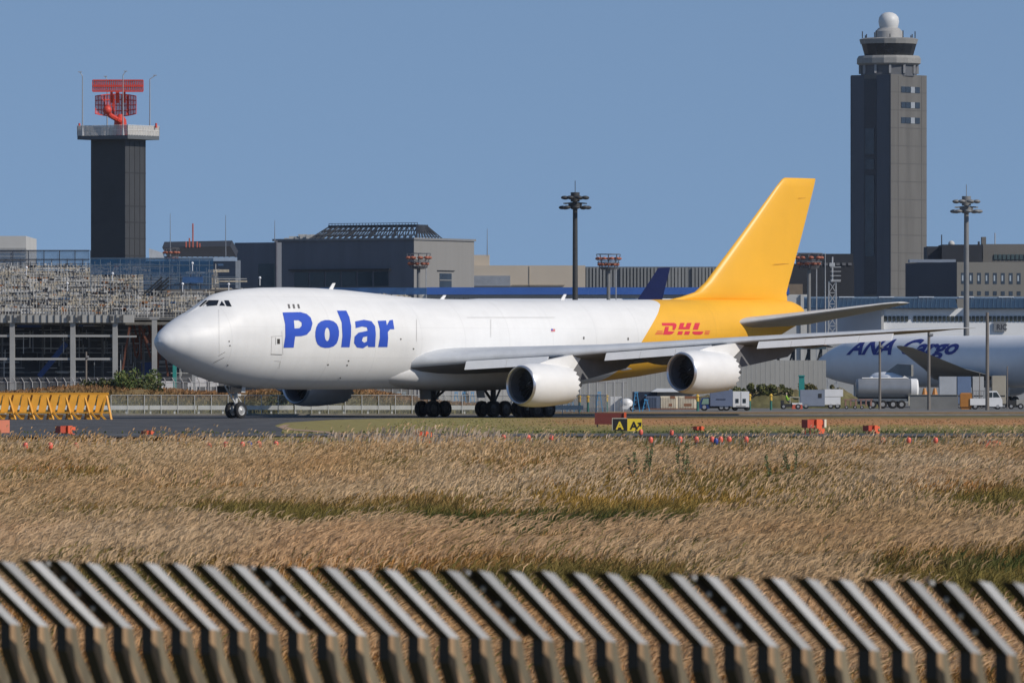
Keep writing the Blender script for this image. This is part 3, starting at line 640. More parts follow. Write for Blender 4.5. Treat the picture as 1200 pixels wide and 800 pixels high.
# ------------------------------------------------------------------ buildings
def block(name, px0, pxc, px1, pyt, D, th, mL, mR, label, cat, zb=0, roofm=None, lip=0):
    """box seen on two faces: left face px0..pxc (in shade), right face pxc..px1; th = turn in degrees. Returns empty, corner, ul, ur, lengths, height"""
    kk = F/D; th = R(th); C0 = Vector((XX(pxc, D), D, 0)); ul = Vector((-math.cos(th), math.sin(th), 0)); ur = Vector((math.sin(th), math.cos(th), 0))
    def length(px, u):
        t = 1.0
        for _ in range(30):
            q = C0+u*t; e = px-(600+F*q.x/q.y); t += e/(F*u.x/q.y)
        return t
    lL = length(px0, ul) if px0 != pxc else 12.0; lR = length(px1, ur) if px1 != pxc else 12.0
    H = ZY(pyt, D)
    t = thing(name, C0+Vector((0, 0, zb)), label, cat)
    b = MB(); b.obox(C0+Vector((0, 0, zb)), ul*lL, ur*lR, Vector((0, 0, H-zb)))
    if lip: b.obox(C0-ul*.3-ur*.3+Vector((0, 0, H-.6)), ul*(lL+.6), ur*(lR+.6), Vector((0, 0, .9)))
    wl = b.build('wall', mL, t)
    return t, C0, ul, ur, lL, lR, H
def face_panels(t, C0, u, nrm, items, name, m, depth=.12):
    for (a, c, z0, z1) in items:
        MB().obox(C0+u*a+nrm*.004+Vector((0, 0, z0)), u*(c-a), nrm*depth, Vector((0, 0, z1-z0))).build(name, m, t)
cladd = mat('shaded_cladding', (.140, .150, .172), .7, .10, .5, stretch=(1, 1, .1))  # tone of the left walls, darkened so the colour carries their shade
towc = mat('tower_concrete', (.125, .121, .113), .85, .16, .35, stretch=(1,1,.08))
winm = mat('window_dark', (.025, .035, .05), .15, .3, .5)
# control tower
D = 1860
t, C0, ul, ur, lL, lR, H = block('control_tower', 997, 1044, 1086, 87, D, 42, towc, towc, 'tall concrete control tower with flared glass cab and white radar dome on top', 'control tower')
nl = -ur; nr = -ul
zc = lambda py: ZY(py, D)
face_panels(t, C0, ul, nl, [(.36, lL*.355, zc(360), zc(87.4)), (lL*.665, lL*.985, zc(360), zc(87.4))], 'shaded_panel', mat('blue_grey_shade', (.062,.075,.098), .6, .14, .4, stretch=(1,1,.08)), .06)  # darker panels colour the shade onto the tower's left face
face_panels(t, C0, ul, nl, [(lL*.36, lL*.66, zc(345), zc(92))], 'recess_panel', mat('recess_grey', (.04,.046,.058), .7), .15)
face_panels(t, C0, ul, nl, [(lL*.40, lL*.62, zc(a), zc(c)) for a, c in ((300,205),(198,186),(180,150))], 'stair_glazing', winm, .25)
face_panels(t, C0, ul, nl, [(lL*.99, lL*1.0, 0, zc(88)), (0, .35, 0, zc(88))], 'corner_joint', mat('recess_grey', (.08,.085,.09)), .1)
jb = MB()
for i_ in range(1, 18): jb.obox(C0+ur*.05-ul*.004+Vector((0,0,H-i_*4.1)), ur*(lR-.1), -ul*.03, (0,0,.12))
for a_ in (.2,.85): jb.obox(C0+ur*lR*a_-ul*.006, ur*.1, -ul*.03, (0,0,H-.2))
jb.build('panel_joint', mat('tower_joint', (.085,.083,.08), .8), t)
for py in (101, 119, 137):
    for a, c in ((.28,.40),(.41,.54),(.55,.66),(.67,.80)):
        face_panels(t, C0, ur, nr, [(lR*a, lR*c, zc(py+7), zc(py))], 'window', winm if a != .55 else mat('window_pale', (.3,.32,.34), .3), .1)
ctr = C0+ul*lL/2+ur*lR/2; cx = ctr.copy(); kk = F/D
def rad(px): return px/kk
M = Matrix.Translation((XX(1041.5, ctr.y), ctr.y, 0)); z2 = lambda py: ZY(py, ctr.y)
MB().lathe([(rad(33), z2(90)), (rad(33), z2(77)), (.1, z2(77))], 12, M).build('machine_level', mat('tower_mid', (.09,.095,.105), .6), t)
b = MB()
for i in range(12):
    a = 2*math.pi*i/12; b.bar(M @ Vector((rad(34)*math.cos(a), rad(34)*math.sin(a), z2(87))), M @ Vector((rad(34)*math.cos(a), rad(34)*math.sin(a), z2(77))), .5)
b.build('machine_level_mullion', mat('mullion_pale', (.3,.3,.3)), t)
MB().lathe([(.1, z2(77)), (rad(35), z2(77)), (rad(38), z2(75)), (rad(38), z2(69)), (rad(36), z2(66)), (.1, z2(66))], 16, M, ph=.5).build('balcony', mat('pale_ring', (.26,.255,.24), .7), t)
MB().lathe([(rad(29), z2(66)), (rad(33), z2(52))], 16, M, ph=.5).build('cab_glazing', mat('cab_glass', (.01,.013,.018), .1), t)
MB().lathe([(.1, z2(52)), (rad(33.4), z2(52)), (rad(35), z2(46.5)), (rad(30), z2(45)), (.1, z2(45))], 16, M, ph=.5).build('cab_roof', mat('pale_ring', (.3,.3,.3)), t)
MB().lathe([(rad(17), z2(45)), (rad(16), z2(37)), (rad(12), z2(33)), (.1, z2(33))], 20, M).build('dome_base', mat('dome_base', (.36,.35,.33), .5), t, smooth=True)
MB().lathe([(rad(9), z2(36)), (rad(11.2), z2(31)), (rad(12.2), z2(25.5)), (rad(11.4), z2(20.5)), (rad(8.5), z2(17)), (rad(4.5), z2(15)), (.05, z2(14.4))], 24, M).build('radar_dome', mat('dome_white', (.62,.62,.60), .5, .05), t, smooth=True)
b = MB()
for a in range(0, 360, 30): b.tube(M @ Vector((rad(31)*math.cos(R(a)), rad(31)*math.sin(R(a)), z2(45))), M @ Vector((rad(31)*math.cos(R(a)), rad(31)*math.sin(R(a)), z2(41 if a % 60 else 37))), .12)
b.build('roof_antenna', dark, t)

# radar tower at the left
D = 1150; blk = mat('black_cladding', (.045, .047, .050), .6, .12, .3); blk2 = mat('charcoal_panels', (.050, .052, .055), .6, .15, .3)
t, C0, ul, ur, lL, lR, H = block('radar_tower', 106.5, 146.7, 170.8, 163, D, 31.5, blk, blk, 'square black radar tower carrying a red lattice antenna above a white railed platform', 'radar tower')
jm = mat('panel_seam', (.028,.030,.033), .7)
b = MB()
for py in (203, 242, 261, 280, 300): b.obox(C0+ur*.02-ul*.004+Vector((0, 0, ZY(py, D))), ur*(lR-.04), -ul*.03, (0, 0, .18))
for a in (.2, .45, .7, .92): b.obox(C0+ur*lR*a-ul*.006, ur*.12, -ul*.03, (0, 0, H-.3))
b.build('panel_seam', jm, t)
ctr = C0+ul*lL/2+ur*lR/2; kk = F/ctr.y; z2 = lambda py: ZY(py, ctr.y); x2 = lambda px: XX(px, ctr.y)
o = C0-ul*1.38-ur*1.38
hp = 1.38
MB().obox(o+Vector((0,0,z2(164))), ul*(lL+2.76), ur*(lR+2.76), (0,0,.55)).build('platform', mat('platform_dark', (.10,.11,.12), .7), t)
b = MB(); rl = see_mat('pale_railing', (.62,.60,.56), .62)
for (p, u, L_) in ((o, ul, lL+2.76), (o, ur, lR+2.76), (o+ul*(lL+2.76), ur, lR+2.76), (o+ur*(lR+2.76), ul, lL+2.76)):
    b.obox(p+Vector((0,0,z2(159.3))), u*L_, (ur if u is ul else ul)*.05, (0,0,z2(148.5)-z2(159.3)))
b.build('railing_mesh', rl, t)
b = MB()
for (p, u, L_) in ((o, ul, lL+2.76), (o, ur, lR+2.76), (o+ul*(lL+2.76), ur, lR+2.76), (o+ur*(lR+2.76), ul, lL+2.76)):
    for i in range(13): b.tube(p+u*L_*i/12+Vector((0,0,z2(160))), p+u*L_*i/12+Vector((0,0,z2(147.5))), .05, n=6)
    for py in (148, 153.5): b.tube(p+Vector((0,0,z2(py))), p+u*L_+Vector((0,0,z2(py))), .05, n=6)
b.build('railing', mat('rail_paint', (.62,.60,.56), .5), t)
redp = mat('signal_red', (.62, .055, .030), .5, .12, 2); redm = see_mat('red_mesh', (.60, .09, .07), .66)
Dc = ctr.y
MB().tube((x2(141), Dc, z2(160)), (x2(141), Dc, z2(140)), 1.05, .85, 12).tube((x2(141), Dc, z2(140)), (x2(141), Dc, z2(134)), .8, .3, 12).build('antenna_pedestal', redp, t, smooth=True)
MB().path([(x2(142), Dc-1, z2(143)), (x2(137), Dc-2.0, z2(140)), (x2(130), Dc-2.8, z2(136)), (x2(127), Dc-3.2, z2(131))], .38, 8).sphere((x2(127), Dc-3.2, z2(130)), .65).build('feed_arm', redp, t, smooth=True)
# curved reflector: lattice of ribs and bars over a see-through mesh
def refl(uu, vv):    # uu,vv in -1..1
    xx = x2(135.5)+uu*(24/kk); yy = Dc+.2+1.6*(1-uu*uu)-.8*vv*vv*0
    edge = 1-.22*abs(uu)**2.2
    return Vector((xx, yy+.35*(1-vv*vv), (z2(110)+z2(136))/2+vv*edge*(13/kk)))
NU, NV = 14, 8; g = [[refl(-1+2*i/NU, -1+2*j/NV) for j in range(NV+1)] for i in range(NU+1)]
b = MB()
for i in range(NU):
    for j in range(NV): b.poly([g[i][j], g[i+1][j], g[i+1][j+1], g[i][j+1]])
rp = b.build('reflector', redm, t, smooth=True)
b = MB()
for i in range(NU+1):
    r_ = .16 if i in (3, 6, 9, 11) else .06
    for j in range(NV): b.bar(g[i][j]-Vector((0,.1,0)), g[i][j+1]-Vector((0,.1,0)), r_*(2.2 if i in (6,11) else 1.4))
for j in range(0, NV+1, 2):
    for i in range(NU): b.bar(g[i][j]-Vector((0,.1,0)), g[i+1][j]-Vector((0,.1,0)), .13)
b.build('reflector_frame', redp, t)
b = MB()
for py in (94.5, 101.2, 107.5): b.bar((x2(109), Dc-.9, z2(py)), (x2(168), Dc-.9, z2(py)), .3, .18 if py != 101.2 else .3)
for i in range(25): b.bar((x2(109+i*59/24), Dc-.9, z2(94.5)), (x2(109+i*59/24), Dc-.9, z2(107.5)), .14)
b.bar((x2(138), Dc-.9, z2(108)), (x2(138), Dc, z2(120)), .5); b.bar((x2(131), Dc-.9, z2(108)), (x2(131), Dc, z2(120)), .35); b.bar((x2(146), Dc-.9, z2(108)), (x2(146), Dc, z2(120)), .35)
ar = b.build('array_antenna', redp, t); MB().box(x2(109), x2(168), Dc-.75, Dc-.7, z2(107.5), z2(94.5)).build('array_mesh', see_mat('pink_mesh', (.55,.16,.12), .42), ar)
for i, (px, dy, top, tip) in enumerate(((98, -3, 88, -3), (124, 4, 91, -2), (146.5, -6.0, 88, 3), (174.5, 3, 90, 6))):
    b = MB(); y = Dc+dy; b.tube((x2(px), y, z2(160)), (x2(px), y, z2(top+2)), .11, .07, 6); b.tube((x2(px), y, z2(top+2)), (x2(px+tip), y, z2(top-2)), .07, .05, 6); b.box(x2(px+tip)-.25, x2(px+tip)+.25, y-.1, y+.1, z2(top-2), z2(top-2)+.12); b.tube((x2(px), y, z2(160)), (x2(px), y, z2(151)), .25, .12, 6)
    b.build('light_pole', mat('galvanised', (.34,.35,.36), .5, .1, 3), t)
for i, px in enumerate((93, 183)): MB().tube((x2(px), Dc, z2(150)), (x2(px), Dc, z2(144.5)), .2, .15, 6).build('warning_lamp', redp, t)

# terminal block with glazed truss roof (left centre)
D = 1300
lite = mat('sunlit_cladding', (.235,.228,.215), .75, .06, .4, stretch=(3,3,.1))
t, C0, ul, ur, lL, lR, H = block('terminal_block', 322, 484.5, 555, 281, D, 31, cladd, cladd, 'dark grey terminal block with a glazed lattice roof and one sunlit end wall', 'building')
MB().obox(C0+ur*.01-ul*.02, ur*(lR-.02), -ul*.08, (0,0,H)).build('end_wall', lite, t)  # sunlit end has its own paler tone, light put into the colour
MB().obox(C0-ul*.3-ur*.3+Vector((0,0,H+.004)), ul*(lL+.6), ur*(lR+.6), (0,0,.35)).build('parapet', mat('parapet', (.2,.2,.2)), t)
nl = -ur; nr = -ul; zc = lambda py: ZY(py, D)
for i in range(6): face_panels(t, C0, ul, nl, [(lL*(.18+i*.115), lL*(.18+i*.115+.1), zc(335), zc(318))], 'glazing', mat('teal_glass', (.03,.055,.07), .2), .1)
face_panels(t, C0, ul, nl, [(lL*.16, lL*.89, zc(316), zc(314.5))], 'canopy', dark, .5)
face_panels(t, C0, ur, nr, [(lR*.42, lR*.62, zc(336), zc(319.5))], 'window', winm, .14); face_panels(t, C0, ur, nr, [(lR*.38, lR*.66, zc(316.8), zc(316))], 'canopy', dark, .3)
face_panels(t, C0, ur, nr, [(lR*.42, lR*.62, zc(328), zc(327))], 'window_bar', lite, .2)
# roof truss: hipped lattice
b = MB(); tr = mat('truss_dark', (.030,.034,.042), .5); zt_ = zc(264)
def A(u, v, z): return C0+ul*u+ur*v+Vector((0,0,z))
u0, u1 = -lL*.24, lL*.78; e = 2.0
base = lambda f, v: A(lL*.78-(lL*.78+1.5)*f+0, v, H); 
LT = lL*.79; zR = zt_
N_ = 18
for i in range(N_+1):
    f = i/N_; p = A(LT*f, .8, H); q = A(2+ (LT-4)*f, 4.5, zR)
    b.bar(p, q, .32 if i % 4 == 0 else .16)
    if i < N_:
        p2 = A(LT*(i+1)/N_, .8, H); q2 = A(2+(LT-4)*(i+1)/N_, 4.5, zR); b.bar(p, q2, .14); b.bar(p2, q, .14)
for h in (.0, .33, .66, 1.0):
    b.bar(A(LT+(-2)*h, .8+3.7*h, H+(zR-H)*h), A(2*h, .8+3.7*h, H+(zR-H)*h), .45 if h == 1 else .16)
for i in range(9):
    f = i/8; p = A(0, .8+(lR*.42)*f, H); q = A(2, 4.5+(lR*.42-8)*f, zR) if lR*.42 > 8 else A(2, 4.5, zR)
    p = A(0, .8+lR*.47*f, H); q = A(2, 4.5+(lR*.40-4.5)*f, zR); b.bar(p, q, .16)
    if i < 8: b.bar(p, A(2, 4.5+(lR*.40-4.5)*(f+.125), zR), .12); b.bar(q, A(0, .8+lR*.47*(f+.125), H), .12)
for h in (.25,.5,.75,1): b.bar(A(2*h, .8+3.7*h, H+(zR-H)*h), A(2*h, .8+lR*.47-(lR*.07+.8)*h, H+(zR-H)*h), .14 if h < 1 else .4)
for i in range(30): b.tube(A(2+(LT-4)*i/29, 4.5, zR), A(2+(LT-4)*i/29, 4.5, zR+.5), .05, n=5)
b.bar(A(2, 4.5, zR+.5), A(LT-2, 4.5, zR+.5), .08)
b.build('roof_truss', tr, t)
b = MB()
for i in range(26):
    x = rnd.uniform(.0, 1); b.box(*(lambda q: (q.x, q.x+rnd.uniform(.5,1.6), q.y, q.y+1, q.z, q.z+rnd.uniform(.3,1.2)))(A(lL*(.80+.19*x), 2+rnd.uniform(0,3), H)))
b.build('roof_plant', mat('roof_plant', (.4,.4,.38), .7), t)
# lower dark block joining on the left
D = 1290
t, C0, ul, ur, lL, lR, H = block('dark_annex', 275, 324, 330, 284, D, 31, cladd, cladd, 'plain dark annex left of the terminal block with the truss roof', 'building')
MB().tube(C0+Vector((0,-.3,0)), C0+Vector((0,-.3,H+.3)), .16, n=8).build('downpipe', mat('pipe_grey', (.12,.12,.14)), t)
face_panels(t, C0, ul, -ur, [(lL*.05, lL*.42, 4, ZY(309, D))], 'glazing', mat('teal_glass', (.03,.055,.07)), .1)
t, C0, ul, ur, lL, lR, H = block('low_annex', 166, 276, 282, 305, 1270, 31, mat('blue_grey_wall', (.13,.15,.18), .8), None, 'low blue grey building stretching left of the dark annex under a pitched dark canopy', 'building')
# dark pitched canopy with white gable
t = thing('market_canopy', P(225, 305, 1240), 'long dark sloping canopy with a white gable end right of the radar tower', 'roof structure')
b = MB(); D = 1240; b.prism([P(190, 290, D), P(270, 288.5, D), P(277, 301, D), P(196, 301, D)], (0, 8, 1.0)); 
for i in range(12): b.bar(P(200+i*6.2, 301, D), P(200+i*6.2+2, 304, D), .25)
b.build('roof', mat('canopy_dark', (.03,.032,.038), .7), t)
MB().prism([P(174.5, 291, D-1), P(190, 296, D-1), P(192, 303, D-1), P(175, 304, D-1)], (0, 4, 0)).build('gable', mat('gable_white', (.5,.52,.54)), t)
MB().box(XX(205,D), XX(278,D), D-1, D, ZY(306,D), ZY(301.5,D)).build('clerestory', mat('clerestory', (.32,.40,.50), .3), t)
b = MB()
for px, py in ((218,283),(222,279),(226,262),(231,283),(234,285)): b.tube(P(px, 290, D), P(px, py, D), .12, n=5)
b.build('mast', mat('mast_red', (.45,.12,.08)), t)
# white building at far left
D = 1350
t = thing('white_building', P(-10, 470, D), 'pale boxy building with grey louvred band at the far left edge behind the netting', 'building')
MB().box(XX(-120,D), XX(30.5,D), D, D+30, 0, ZY(276.5,D)).build('wall', mat('offwhite_wall', (.50,.49,.46), .8, .06, .2), t)
for i in range(4): MB().box(XX(-120,D), XX(30.7,D), D-.2, D-.004, ZY(293+i*4.2,D), ZY(290.5+i*4.2,D)).build('louvre', mat('louvre_grey', (.33,.33,.32)), t)
# beige building behind the masts
D = 1400; beige = mat('beige_wall', (.50,.43,.34), .85, .05, .15)
t = thing('beige_building', P(620, 470, D), 'long plain beige building with a grey shutter left of the tall dark light mast', 'building')
MB().box(XX(540,D), XX(686,D), D, D+25, 0, ZY(311,D)).box(XX(545,D), XX(573.5,D), D+2, D+12, ZY(312,D), ZY(298.5,D)).build('wall', beige, t)
MB().box(XX(553,D), XX(598,D), D-.3, D-.004, ZY(335,D), ZY(323,D)).build('shutter', mat('shutter_grey', (.26,.28,.31), .6), t)
b = MB(); b.box(XX(620,D), XX(620.5,D), D-.1, D-.004, 0, ZY(312,D)); b.box(XX(600,D), XX(662,D), D-.5, D-.1, ZY(334.2,D), ZY(333.6,D)); b.build('wall_joint', mat('joint_beige', (.3,.26,.2)), t)
# corrugated grey building
D = 1450
t = thing('corrugated_building', P(760, 470, D), 'grey hall with vertical corrugated bays between the round lamp mast and the yellow tail', 'building')
MB().box(XX(686,D), XX(900,D), D, D+25, 0, ZY(312.5,D)).build('wall', mat('corrugate_dark', (.13,.14,.15), .6), t)
b = MB()
for i in range(53):
    px = 687+i*4
    if 720 < px < 726 or 806 < px < 810: continue
    b.box(XX(px,D), XX(px+(2.4 if (px < 760 or px > 830) else 2.9),D), D-.35, D-.004, 0, ZY(313.5,D))
b.build('corrugation', mat('corrugate_pale', (.22,.225,.22), .6, .2, .3, stretch=(1,1,.05)), t)
# long cargo hall with a blue eaves band
D = 1050
t = thing('cargo_hall', P(650, 474, D), 'long white cargo hall under a bright blue roof band directly behind the aircraft fuselage', 'building')
MB().box(XX(495,D), XX(948,D), D, D+40, 0, ZY(345,D)).build('wall', mat('hall_white', (.58,.565,.52), .7, .08, .12), t)
MB().prism([Vector((XX(500,D), D-.6, ZY(345.2,D))), Vector((XX(925,D), D-.6, ZY(345.2,D))), Vector((XX(925,D), D+1.4, ZY(336.5,D))), Vector((XX(500,D), D+1.4, ZY(336.5,D)))], (0, .5, 0)).build('roof_band', mat('roof_blue', (.03,.085,.28), .5, .15, .2), t)
b = MB()
for i in range(80):
    px = 500+i*5.4; b.box(XX(px,D), XX(px+.5,D), D-.5, D-.2, ZY(352,D), ZY(348.2,D))
b.box(XX(500,D), XX(940,D), D-.4, D-.3, ZY(348.6,D), ZY(348.2,D)); b.build('balustrade', mat('balustrade_dark', (.06,.06,.06)), t)
# terminal on the right with ribbed blue glass roof
D = 1010; th = 0
t = thing('ribbed_roof_terminal', P(1070, 474, D), 'long white terminal with ribbed blue roof and a window strip behind the second airliner', 'building')
MB().box(XX(1034,D), XX(1330,D), D, D+50, 0, ZY(361,D)).build('wall', mat('terminal_white', (.80,.805,.80), .6, .06, .15), t)
# shaded side wing standing at an angle, shade tinted into its blue colour
cA = Vector((XX(1034,D), D+.01, 0)); dA = Vector((XX(950.5,D+12)-cA.x, 13, 0)); 
MB().obox(cA, dA, (0, 8, 0), (0,0,ZY(360,D))).build('side_wall', mat('side_wall_shade', (.58,.62,.68), .7, .05, .2), t)
MB().box(XX(1032.5,D), XX(1035.5,D), D-.4, D+.2, 0, ZY(360,D)).build('corner_post', mat('offwhite_wall', (.5,.5,.5)), t)
b = MB(); rb = MB()
for x0, x1 in ((940, 1122), (1132, 1330)):
    b.prism([Vector((XX(x0,D), D-1, ZY(361,D))), Vector((XX(x1,D), D-1, ZY(361,D))), Vector((XX(x1,D), D+5, ZY(349,D))), Vector((XX(x0,D), D+5, ZY(349,D)))], (0, .4, -.1))
    q = x0
    while q < x1-8:
        rb.bar((XX(q,D), D-1.1, ZY(361,D)), (XX(q+4,D), D+4.9, ZY(349,D)), .12); q += 5.2
b.build('roof', mat('blue_roof_glass', (.018,.042,.075), .35, .2, .15), t); rb.build('roof_rib', mat('rib_blue', (.045,.085,.13), .5), t)
MB().box(XX(938,D), XX(1330,D), D+5, D+5.6, ZY(349.5,D), ZY(347.2,D)).build('ridge', mat('ridge_blue', (.20,.28,.38), .5), t)
for i in range(5): MB().box(XX(985+i*47,D), XX(1003+i*47,D), D+4.9, D+4.998, ZY(348.2,D), ZY(346.9,D)).build('skylight', mat('skylight', (.6,.65,.7), .3), t)
for i in range(40):
    px = 1036+i*4.9
    if rnd.random() < .93: MB().box(XX(px,D), XX(px+3.6,D), D-.12, D-.004, ZY(376.4,D), ZY(370.2,D)).build('window', mat('window_olive', (.05,.055,.045), .3, .4, .5), t)
sg = MB().box(XX(1164.5,D), XX(1179,D), D-.3, D-.13, ZY(388,D), ZY(376.8,D)).build('sign_board', mat('sign_dim', (.20,.21,.22)), t)
text_on('lettering', 'RIC', .95, (XX(1167.5,D), D-.31, ZY(386.2,D)), (1,0,0), (0,0,1), mat('sign_dark', (.02,.02,.03)), sg, sx=.9, offset=.02)
# dark structures behind, either side of the control tower
D = 1500
t = thing('dark_terminal', P(960, 470, D), 'black terminal block left of the control tower foot behind the red lamp mast', 'building')
MB().box(XX(905,D), XX(1001,D), D, D+30, 0, ZY(309,D)).box(XX(938,D), XX(1001,D), D+4, D+24, ZY(309.2,D), ZY(297,D)).build('wall', mat('black_wall', (.022,.025,.032), .7, .2, .2), t)
for i in range(9): MB().box(XX(938+i*7,D), XX(942+i*7,D), D-.2, D-.004, ZY(311,D), ZY(308,D)).build('grey_panel', mat('panel_grey', (.16,.16,.17)), t)  # row of plain grey panels on the dark wall
MB().box(XX(921,D), XX(940,D), D-3, D-1, ZY(345,D), ZY(333,D)).build('porch', mat('porch_tan', (.22,.17,.12)), t)
D = 1440; stone = mat('stone_wall', (.14,.136,.124), .85, .07, .12)
t, C0, ul, ur, lL, lR, H = block('office_building', 1061, 1121, 1330, 307, D, 65, mat('office_shaded_side', (.055,.067,.09), .8, .08, .1), None, 'grey office block with rows of tall narrow windows right of the control tower', 'building')  # left side's shade is put into this darker wall colour
MB().obox(C0+ur*.01-ul*.02, ur*(lR-.02), -ul*.1, (0,0,H)).build('front_wall', stone, t)
bpy.data.objects.remove(bpy.data.objects['x']) if 'x' in bpy.data.objects else None
kx = lambda px: (px-1121)/(1330-1121)*lR
def span(px): 
    tt = 5.
    for _ in range(20):
        q = C0+ur*tt; tt += (px-(600+F*q.x/q.y))/(F*ur.x/q.y)
    return tt
nr = -ul
for i in range(12):
    px = 1126+i*9.3
    if px > 1210: break
    a, c = span(px), span(px+4.4)
    MB().obox(C0+ur*a+nr*.105+Vector((0,0,ZY(332.5,D))), ur*(c-a), nr*.08, (0,0,ZY(319.5,D)-ZY(332.5,D))).build('window', winm, t)
    MB().obox(C0+ur*a+nr*.105+Vector((0,0,ZY(346,D))), ur*(c-a), nr*.08, (0,0,ZY(341,D)-ZY(346,D))).build('window', winm, t)
    MB().obox(C0+ur*(a+.1)+nr*.19+Vector((0,0,ZY(329,D))), ur*(c-a)*.4, nr*.02, (0,0,1.0)).build('blind', mat('blind_pale', (.25,.3,.35)), t)
D = 1480
t = thing('upper_office', P(1110, 470, D), 'black upper storey with dish and masts above the grey office block', 'building')
MB().box(XX(1079,D), XX(1152,D), D, D+16, 0, ZY(304,D)).box(XX(1104,D), XX(1151,D), D+.5, D+14, ZY(304.2,D), ZY(286.5,D)).box(XX(1087,D), XX(1104.2,D), D+2, D+14, ZY(304.2,D), ZY(288.5,D)).build('wall', mat('black_wall', (.022,.025,.032)), t)
MB().box(XX(1064,D), XX(1118,D), D-6, D-1, ZY(308,D), ZY(304.5,D)).build('terrace', mat('terrace_grey', (.25,.29,.35)), t)
MB().sphere((XX(1116,D), D+3, ZY(285.5,D)), .6).build('satellite_dish', mat('offwhite_wall', (.5,.5,.5)), t, smooth=True)
MB().tube(P(1103.5, 288, D+3), P(1103.5, 275, D+3), .1).tube(P(1147, 287, D+3), P(1147, 283, D+3), .2).build('mast', dark, t)
t = thing('tan_office', P(1180, 470, 1490), 'tan block with a strip of green windows at the right edge above the office block', 'building')
D = 1490; MB().box(XX(1152,D), XX(1330,D), D, D+20, 0, ZY(286,D)).box(XX(1151,D), XX(1156,D), D+1, D+4, ZY(286.2,D), ZY(277.5,D)).build('wall', mat('tan_wall', (.17,.16,.145), .85, .06, .15), t)
for i in range(14): MB().box(XX(1165+i*5,D), XX(1168.6+i*5,D), D-.2, D-.004, ZY(304,D), ZY(298,D)).build('window', mat('window_green', (.07,.10,.10), .2), t)
MB().tube(P(1166, 286, D+3), P(1166, 273, D+3), .1).build('mast', mat('galvanised', (.3,.3,.3)), t)
# pale hangar end wall just behind the aircraft tail
D = 980
t = thing('pale_hangar', P(930, 474, D), 'pale grey hangar wall standing right behind the yellow tail cone', 'building')
MB().box(XX(860,D), XX(938,D), D, D+20, 0, ZY(346.5,D)).build('wall', mat('hangar_pale', (.50,.50,.48), .7, .06, .15), t)
MB().box(XX(938.2,D), XX(942,D), D-.3, D+20, 0, ZY(345,D)).build('corner_post', mat('offwhite_wall', (.5,.5,.5)), t)
MB().box(XX(940,D), XX(1330,D), D+4, D+6, 0, ZY(394,D)).build('yard_wall', mat('yard_grey', (.33,.34,.34), .8, .1, .15), t)
# concrete screen wall low behind the outboard engine
D = 830
t = thing('screen_wall', (XX(800,D), D, 0), 'long low ribbed concrete screen wall seen beneath the aircraft tail', 'wall')
MB().box(XX(660,D), XX(968,D), D, D+.6, 0, ZY(422,D)).build('wall_slab', mat('screen_conc', (.36,.355,.33), .85, .12, .15, stretch=(1,1,.2)), t)
b = MB()
for i in range(55): b.box(XX(662+i*5.6,D), XX(663.2+i*5.6,D), D-.012, D-.004, 0, ZY(422,D))
b.build('panel_rib', mat('rib_conc', (.39,.385,.36)), t)

# ------------------------------------------------------------------ stand under construction at the left
D0 = 765
t = thing('construction_stand', (XX(110,D0), D0, 0), 'half built steel hall with a sloping roof buried in scaffolding at the left', 'building')
cst = mat('painted_steel', (.34,.335,.32), .6, .15, .5); dk = mat('interior_dark', (.085,.09,.10), .9, .3, .3)
MB().box(XX(-90,D0+42), XX(262,D0+42), D0+42, D0+43, 0, ZY(372,D0)).build('back_wall', dk, t)
MB().box(XX(-90,D0+1), XX(262,D0+1), D0+1, D0+41, ZY(377,D0), ZY(375,D0)).build('soffit', dk, t)
for i, px in enumerate((-56, 14.5, 85.5, 135, 181, 228)):
    MB().box(XX(px-2.9,D0), XX(px+2.9,D0), D0-.3, D0+.3, 0, ZY(374,D0)).box(XX(px-5.5,D0), XX(px+5.5,D0), D0-.35, D0+.35, ZY(374,D0), ZY(371,D0)).build('column', cst, t)
for px in (2, 50, 71, 120, 150, 168, 205): MB().box(XX(px-1.2,D0+14), XX(px+1.2,D0+14), D0+14, D0+14.4, 0, ZY(378,D0)).build('inner_column', mat('inner_steel', (.14,.14,.14)), t)
for py, x1 in ((393.5, 133), (420.5, 131), (393.8, 160)): 
    if py == 393.8: MB().box(XX(133,D0), XX(160,D0), D0-.15, D0+.15, ZY(395.2,D0), ZY(393,D0)).build('floor_beam', cst, t)
    else: MB().box(XX(-90,D0), XX(x1,D0), D0-.15, D0+.15, ZY(py+1.3,D0), ZY(py-1.3,D0)).build('floor_beam', cst, t)
MB().box(XX(-90,D0), XX(157,D0), D0-.5, D0+.5, ZY(378,D0), ZY(369,D0)).build('eaves_beam', mat('eaves_pale', (.42,.41,.38), .7, .15, .4), t)
for px in range(-40, 150, 8): MB().box(XX(px,D0), XX(px+.9,D0), D0-.6, D0-.504, ZY(378,D0), ZY(368.5,D0)).build('eaves_bracket', mat('bracket_dark', (.08,.08,.08)), t)
for px in (8, 20, 79, 91, 129, 140): MB().box(XX(px,D0), XX(px+4,D0), D0-.7, D0-.61, ZY(376,D0), ZY(370,D0)).build('eaves_bracket', mat('bracket_dark', (.08,.08,.08)), t)
rs_ = random.Random(5); mdk = mat('inner_frame_dark', (.20,.21,.22)); mpl = mat('inner_frame_pale', (.52,.52,.50))
for i in range(130):
    y = D0+rs_.uniform(3, 40); px = rs_.uniform(-30, 240); L_ = rs_.uniform(8, 46); py = rs_.choice([381,386,391,398,403,408,413,424,430,436])+rs_.uniform(-1, 1); k_ = i % 2
    MB().box(XX(px,y), XX(px+L_,y), y, y+.15, ZY(py+.5,y), ZY(py-.3,y)).build(('inner_railing', 'inner_beam')[k_], (mpl, mdk)[k_], t)
